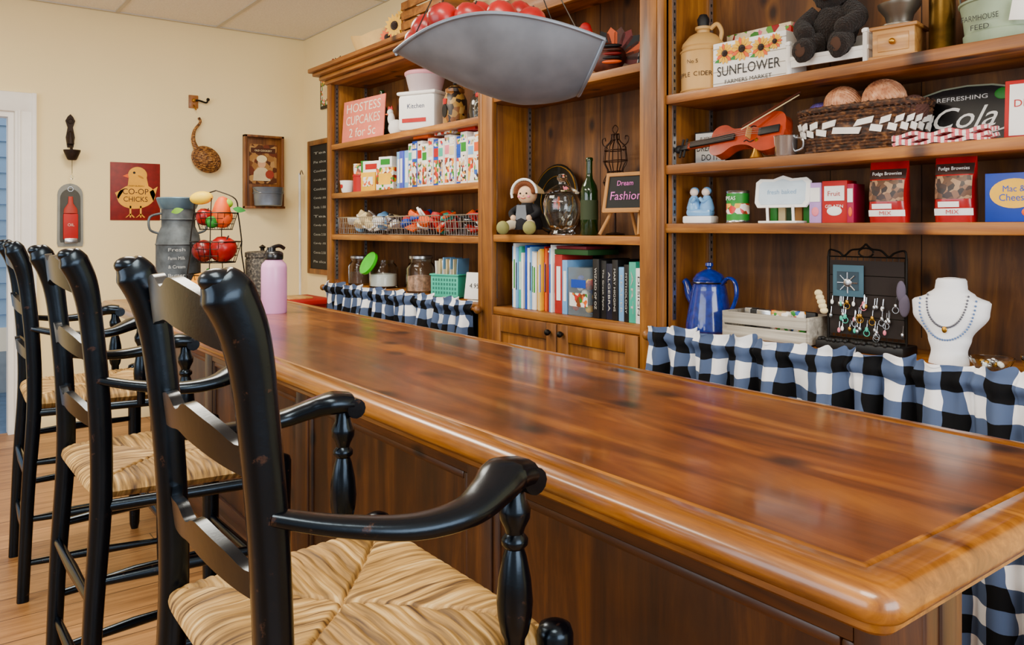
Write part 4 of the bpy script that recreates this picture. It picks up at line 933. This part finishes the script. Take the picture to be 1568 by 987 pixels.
for k,(x,w,h,c) in enumerate(((-.045,.035,.112,P('jello_purple','b890d0',.5)),(.012,.07,.115,redf),(.058,.018,.105,P('raspberry','a00c40',.5)))):
    b.box((x,0,h/2),(w,.05+.01*k,h),c,.001)
    b.box((x,-.0265-.005*k,h*.7),(w*.8,.001,h*.35),wht); b.sph((x,-.026-.005*k,h*.28),(w*.3,.002,.013),[pink,wht,orng][k])
b.text('GELATIN',wht,F(.012,-.032,.045),w=.05); b.text('Fruit',redf,F(.012,-.0325,.08),w=.035)
b.done()
def bag(x,y,w,h):
    b=item('brownie_mix_bag',x,y,zt,8); rm=P('bag_red','a4060c',.25,var=.2,vs=30,coat=.3); cho=P('choco','32160a',.5,var=.4,vs=60); bn=COLLAGE('brownie_photo',['32180c','5a3820','7c5438','22100a','9c7854'],90)
    def th(v): return max(.0012,.034*(1-v**3)*(0.65+.35*math.sin(pi*v)))
    def f(u,v):
        a=2*pi*u
        c=math.copysign(abs(math.cos(a))**.5,math.cos(a)); s2=math.copysign(abs(math.sin(a))**.7,math.sin(a))
        return (w/2*c*(.95+.02*math.sin(v*9)),th(v)*s2,h*v)
    b.surf(f,40,18,rm)
    def patch(x0,x1,v0,v1,mat,off=.0012):
        b.surf(lambda u,v:((x0+(x1-x0)*u)*w*.5,-(th(v0+(v1-v0)*v)*(abs(math.sin(math.acos(max(-.97,min(.97,x0+(x1-x0)*u)))))**.35)+off),h*(v0+(v1-v0)*v)),10,8,mat)
    patch(-.9,.9,.7,.86,cho); patch(-.85,.85,.34,.68,bn); patch(-.9,.9,.1,.2,wht); patch(-.7,.3,.22,.3,wht)
    b.text('Fudge Brownies',wht,T(0,-th(.78)-.003,h*.78)@R(-6,'X')@R(90,'X'),w=w*.72,h=.011); b.text('MIX',redf,T(0,-th(.15)-.004,h*.15)@R(90,'X'),w=w*.3,h=.01)
    b.done()
bag(2.03,1.06,.1,.16); bag(2.03,.895,.095,.165)
b=item('macaroni_dinner_box',2.03,.745,zt,4); mb=P('mac_blue','0a36a0',.4)
b.box((0,0,.056),(.15,.05,.112),mb,.001); b.prism(ell(-.015,.065,.05,.034,28),.0012,yel,F(0,-.025,0)); b.text('Mac &',blue,F(-.015,-.0265,.076),w=.045,h=.014); b.text('Cheese',blue,F(-.015,-.0265,.056),w=.06,h=.016); b.sph((.03,-.026,.022),(.03,.003,.015),orng)
b.done()
# ---- R4 .87
zt=.8705
b=item('blue_enamel_coffee_pot',2.03,1.645,zt,0); eb=P('cobalt_enamel','082680',.18,var=.35,vs=60,coat=.7)
b.lathe([(0,0),(.07,0),(.074,.006),(.072,.03),(.055,.13),(.05,.15),(.052,.155),(.05,.16)],eb,seg=36)
b.lathe([(.05,.16),(.052,.164),(.04,.182),(.018,.194),(.006,.198),(.006,.202),(.013,.208),(.012,.217),(0,.22)],eb,seg=30)
b.tube(cr([(-.045,0,.085),(-.075,0,.11),(-.09,0,.145),(-.1,0,.155)],6),[.026,.018,.012,.011],eb,12)
b.tube(cr([(.046,0,.15),(.075,0,.172),(.1,0,.16),(.105,0,.12),(.09,0,.08),(.066,0,.05)],7),.0065,eb,10,sx=1.4,sy=.8); b.ring((0,0,.155),.0525,.003,blk); b.done()
b=item('grey_wooden_tray_crate',2.03,1.4,zt,3); gr=WOOD('grey_barnwood','7a756a','a49d90','c6c0b2','x',.8,50,coat=0,ks=8)
b.box((0,0,.006),(.27,.13,.01),gr,.001)
for e in (-1,1):
    for z in (.022,.062): b.box((0,e*.066,z),(.268,.008,.034),gr,.001)
    b.box((e*.137,0,.042),(.008,.13,.076),gr,.001)
for k in range(7): b.box((-.09+k*.03,random.uniform(-.03,.03),.05),(.05,.018,.075),random.choice([bk,bk,redf,steel,print1]),.006)
b.done()
b=item('earring_display_rack',2.04,1.13,zt,4)
b.box((0,-.005,.012),(.235,.09,.024),bk,.004); b.box((0,0,.14),(.2,.002,.2),P('mesh_black','1c120e',.8))
for x in (-.105,.105): b.tube([(x,0,0),(x,0,.25)],.0035,iron,6)
for z in (.03,.09,.15,.2,.25): b.tube([(-.105,0,z),(.105,0,z)],.002,iron,5)
for k in range(14): b.tube([(-.1+k*.0155,0,.03),(-.1+k*.0155,0,.25)],.001,iron,4)
for e in (-1,1): b.tube(cr([(e*.105,0,.25),(e*.1,0,.268),(e*.075,0,.262),(e*.06,0,.252),(e*.04,0,.268),(e*.015,0,.272),(0,0,.285)],5),.0028,iron,6)
b.tube([(.02*math.cos(t),0,.262+.012*math.sin(t)) for t in [k*.5 for k in range(13)]],.0025,iron,6)
slate=P('slate_card','3c5c6c',.8); b.box((-.045,-.008,.185),(.085,.003,.085),slate,.001)
b.box((-.045,-.0105,.185),(.06,.001,.05),P('slate_dark','2a3c48',.8))
for k in range(8): a=k*pi/4; b.tube([(-.045,-.012,.18),(-.045+.028*math.cos(a),-.012,.18+.028*math.sin(a))],.002,steel,5)
b.sph((-.045,-.012,.18),(.012,.004,.012),steel)
for k in range(42):
    x=random.uniform(-.1,.1); z=random.choice([.055,.09,.125])+random.uniform(-.006,.008); m_=random.choice([steel,br,pink,teal,wht,steel,steel])
    b.tube([(x,-.006,z+.02),(x,-.01,z)],.0008,steel,4); b.sph((x,-.011,z-.004),(.0045,.003,.007),m_,seg=8)
    if k%3==0: b.ring((0,0,0),.008,.001,m_,M=T(x,-.011,z-.014)@R(90,'X'),seg=14)
for k in range(5): b.sph((-.11-.004*k,-.015,.1+.012*k),(.012,.01,.01),cream,seg=8,ns=.2)
b.sph((.1,-.02,.165),(.012,.006,.028),P('feather_grey','5b5466',.9)); b.sph((.108,-.02,.13),(.014,.006,.03),P('feather_grey','5b5466',.9))
for k in range(60): b.sph((random.uniform(-.11,.11),-.05+random.uniform(0,.02),.026),.006,bk,seg=6)
b.done()
b=item('necklace_bust',2.02,.905,zt,8); bw_=P('bust_white','f2f4f8',.55,var=.02)
def bust(u,v):
    z=.205*v; a=2*pi*u
    ks=[(0,.045,.035),(.03,.04,.034),(.06,.048,.036),(.12,.085,.042),(.15,.088,.036),(.165,.055,.032),(.18,.036,.03),(.2,.034,.03),(.205,.03,.027)]
    for i in range(len(ks)-1):
        if ks[i][0]<=z<=ks[i+1][0]+1e-9:
            t=(z-ks[i][0])/(ks[i+1][0]-ks[i][0]); t=t*t*(3-2*t)
            w=ks[i][1]+(ks[i+1][1]-ks[i][1])*t; d=ks[i][2]+(ks[i+1][2]-ks[i][2])*t; break
    return (w*math.cos(a),d*math.sin(a)+.02*(v-.5),z)
b.surf(bust,36,40,bw_); b.sph((0,.01,.2),(.03,.027,.008),bw_); b.sph((0,-.01,.004),(.045,.035,.004),bw_)
nk=P('necklace_pewter','6a6c78',.35,metal=.6)
for (w,zt_,zb) in ((.045,.165,.09),(.062,.155,.06)):
    n_=34
    for k in range(n_+1):
        t=k/n_*pi; x=-w*math.cos(t); z=zt_-(zt_-zb)*math.sin(t)**.9
        c_=[bust(uu/144,z/.205)[1] for uu in range(72,144) if abs(bust(uu/144,z/.205)[0]-x)<.008]
        yy=min(c_) if c_ else -.03
        b.sph((x,yy-.001,z),.0026,nk if w<.05 else P('bead_blue','5c7cb0',.4),seg=8)
b.sph((0,-.044,.085),(.006,.003,.008),br); b.done()
b=item('glass_trinket_dish',1.99,.80,zt); b.lathe([(0,0),(.03,0),(.034,.004),(.045,.025),(.048,.03),(.044,.03),(.03,.008),(0,.008)],glass,seg=30,fn=lambda a,z:1+.03*math.sin(12*a))
for k in range(20): a=k*.9; b.sph((.025*math.cos(a)*random.random(),.025*math.sin(a)*random.random(),.013+random.random()*.008),.006,random.choice([steel,wht,br]),seg=8)
b.done()
b=item('shell_dish',2.0,.70,zt); b.lathe([(0,0),(.025,0),(.03,.01),(.042,.04),(.04,.045),(.036,.04),(.02,.012),(0,.012)],glass,seg=30)
for k in range(24): b.sph((random.uniform(-.024,.024),random.uniform(-.024,.024),.02+random.random()*.025),.008,random.choice([steel,cream,br,wht]),seg=8)
b.done()

# ------------------------------------------------------------------ lights
def area(name,loc,rot,sx,sy,e,col):
    l=bpy.data.lights.new(name,'AREA'); l.shape='RECTANGLE'; l.size=sx; l.size_y=sy; l.energy=e; l.color=col
    o=bpy.data.objects.new(name,l); bpy.context.scene.collection.objects.link(o); o.location=loc; o.rotation_euler=[math.radians(a) for a in rot]; return o
area('ceiling_panel_light',(.0,.5,2.5),(0,0,0),.6,1.2,60,(1,.9,.73))
area('ceiling_panel_light',(.8,3.4,2.5),(0,0,0),.6,1.2,62,(1,.9,.73))
area('ceiling_panel_light',(-1,2.6,2.5),(0,0,0),.6,1.2,55,(1,.9,.73))
area('window_daylight',(-2.6,1.6,1.6),(0,-90,0),1.5,3.2,75,(.86,.93,1))
area('window_daylight',(.6,-2.2,1.6),(90,0,0),2.2,1.5,100,(.94,.97,1))
area('outdoor_daylight',(0,6.2,2.5),(0,0,0),1.2,1,10,(.9,.95,1))
w=bpy.data.worlds.new('World'); bpy.context.scene.world=w; w.use_nodes=True
bg=w.node_tree.nodes['Background']; bg.inputs[0].default_value=(1,.96,.9,1); bg.inputs[1].default_value=.75
# ------------------------------------------------------------------ camera
cam=bpy.data.cameras.new('camera'); co=bpy.data.objects.new('camera',cam); bpy.context.scene.collection.objects.link(co)
cam.sensor_width=36; cam.lens=28.06; cam.shift_y=-.0928; cam.clip_start=.02
co.location=(0,0,H); co.rotation_euler=(math.radians(90),0,math.radians(-37.1))
bpy.context.scene.camera=co
